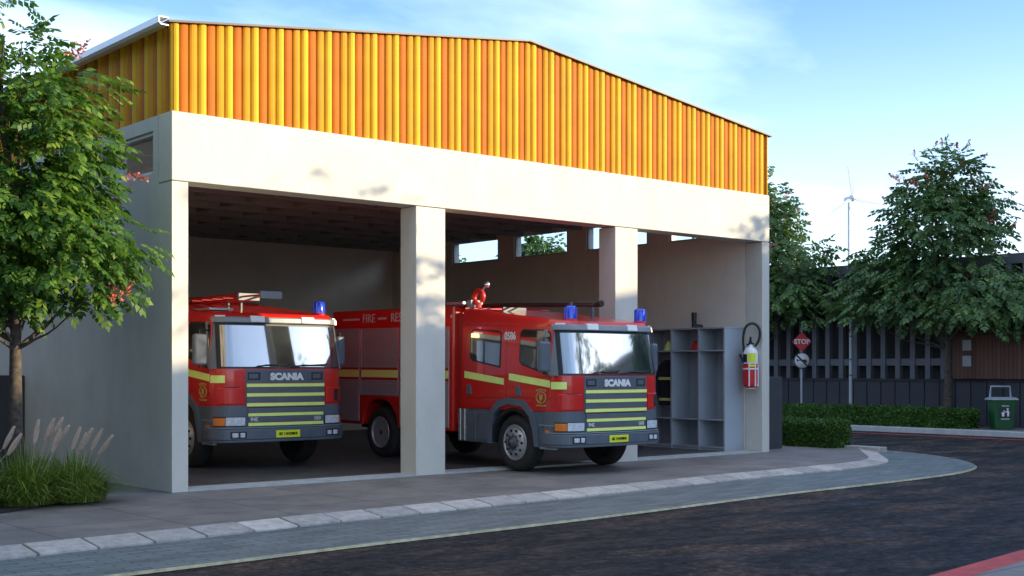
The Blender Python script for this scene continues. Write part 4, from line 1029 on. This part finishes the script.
make_tree('street_tree', 'thin street tree on the near pavement past the right edge of the photo', (14.4, -13.6, -.08), 4.6, .13,
    [(0, 0, 7.6, 1.7, 1.5, 1.2, 2), (.8, .3, 6.7, 1.2, 1.2, .8, 1)], 34, 5, .36, M['leaf'], FTF, 88, group=GT, clump_r=(.35, .6), limbs=7)
wh = tag(empty('warehouse', (28.4, -7, .0)), 'tall plain warehouse past the right edge of the photo, beyond the cross street', 'building')  # unseen mass added to stop sun entering the right wall's windows
MB().box(0, 9, -6, 4.6, 0, 10.6).build('wall', M['office'], wh)
for k in range(4): MB().box(-.03, .05, -5+k*2.4, -3.6+k*2.4, 2.2, 4.2).build('window', M['side'], wh)
MB().box(-.2, 9.2, -6.2, 4.8, 10.6, 10.8).build('roof', M['slab'], wh)
th = tag(empty('terraced_building', (-11.8, 6, -.1)), 'tall plain terrace left of the photographer, facing the shaded side wall', 'building')  # unseen mass added to cut sky light on the left side wall
MB().box(-6, 0, -20, 34, 0, 11).build('wall', M['brick'], th)
for k in range(11):
    for z in (1.2, 4.6, 8.0): MB().box(-.03, .05, -18.5+k*4.6, -16.5+k*4.6, z, z+1.7).build('window', M['side'], th)
MB().box(-6.3, .3, -20.3, 34.3, 11, 11.25).build('roof', M['slab'], th)
for k, (x, y, s_) in enumerate([(-8.0, 11.5, 71), (-8.0, 4.2, 72), (-8.9, -3.5, 73)]):  # unseen trees, added to dim the sky light on the side wall
    make_tree('street_tree', ['tree beside the terrace, farthest along the side lane', 'tree beside the terrace, level with the grass bed', 'tree beside the terrace, nearest the photographer'][k], (x, y, -.03), 2.4, .17,
        [(0, 0, 5.0, 2.2, 2.2, 2.0, 2), (.3, .2, 6.6, 1.4, 1.4, 1.3, 1)], 60, 22, .5, M['leaffar'], FTF, s_, group='street trees along the side lane', clump_r=(.5, .85))

# ------------------------------------------------------------------ camera
cam = bpy.data.cameras.new('camera'); co_ = bpy.data.objects.new('camera', cam); COL.objects.link(co_)
cam.sensor_width = 36; cam.lens = 1263/1024*36; cam.shift_y = 81/1024; cam.clip_end = 3000
co_.location = (-7.95, -16.65, 1.75); co_.rotation_euler = (PI/2, 0, -math.atan2(.6507, .7593)); S.camera = co_

# ------------------------------------------------------------------ light
SX, SY, EL = .66, -.75, rad(12.5)
w = bpy.data.worlds.new('World'); S.world = w; w.use_nodes = True; nt = w.node_tree; bg = nt.nodes['Background']
sky = N(nt, 'ShaderNodeTexSky'); sky.sky_type = 'NISHITA'; sky.sun_disc = False; sky.sun_elevation = EL; sky.sun_rotation = math.atan2(SX, SY)
sky.air_density = 1.0; sky.dust_density = .7; sky.ozone_density = 2.2
tc = N(nt, 'ShaderNodeTexCoord'); sx = N(nt, 'ShaderNodeSeparateXYZ'); nt.links.new(tc.outputs['Generated'], sx.inputs[0])
zm = N(nt, 'ShaderNodeMath', operation='ADD'); zm.inputs[1].default_value = .12; nt.links.new(sx.outputs['Z'], zm.inputs[0])
dv = N(nt, 'ShaderNodeVectorMath', operation='DIVIDE'); cb = N(nt, 'ShaderNodeCombineXYZ')
for k in range(3): nt.links.new(zm.outputs[0], cb.inputs[k])
nt.links.new(tc.outputs['Generated'], dv.inputs[0]); nt.links.new(cb.outputs[0], dv.inputs[1])
mp = N(nt, 'ShaderNodeMapping'); mp.inputs['Scale'].default_value = (.55, .9, 1); mp.inputs['Rotation'].default_value = (0, 0, .5); mp.inputs['Location'].default_value = (2.3, .7, 0); nt.links.new(dv.outputs[0], mp.inputs[0])
cl = ramp(nt, noise(nt, mp.outputs[0], .95, 9, .52), [(.45, (0, 0, 0)), (.80, (.70,)*3)])
hz = N(nt, 'ShaderNodeMapRange'); hz.inputs['From Max'].default_value = .30; hz.inputs['To Min'].default_value = .34; hz.inputs['To Max'].default_value = 0; hz.interpolation_type = 'SMOOTHSTEP'
nt.links.new(sx.outputs['Z'], hz.inputs['Value'])
mxm = N(nt, 'ShaderNodeMath', operation='MAXIMUM'); nt.links.new(cl, mxm.inputs[0]); nt.links.new(hz.outputs[0], mxm.inputs[1]); cl = mxm.outputs[0]
skc = mixc(nt, cl, mixc(nt, 1.0, sky.outputs[0], (.78, .93, 1.20), 'MULTIPLY'), (8.0, 8.9, 9.7))
nt.links.new(skc, bg.inputs['Color']); bg.inputs['Strength'].default_value = .15
sl = bpy.data.lights.new('sun', 'SUN'); sl.energy = 3.7; sl.angle = rad(.5); sl.color = (1, .80, .50); so = bpy.data.objects.new('sun', sl); COL.objects.link(so)
dirv = Vector((SX*math.cos(EL), SY*math.cos(EL), math.sin(EL))); so.rotation_euler = dirv.to_track_quat('Z', 'Y').to_euler()
vs_ = S.view_settings; vs_.view_transform = 'Standard'; vs_.look = 'None'; vs_.gamma = 1; vs_.exposure = 1.14
S.render.engine = 'CYCLES'; S.render.resolution_x = 1024; S.render.resolution_y = 576
S.cycles.max_bounces = 8; S.cycles.transparent_max_bounces = 12
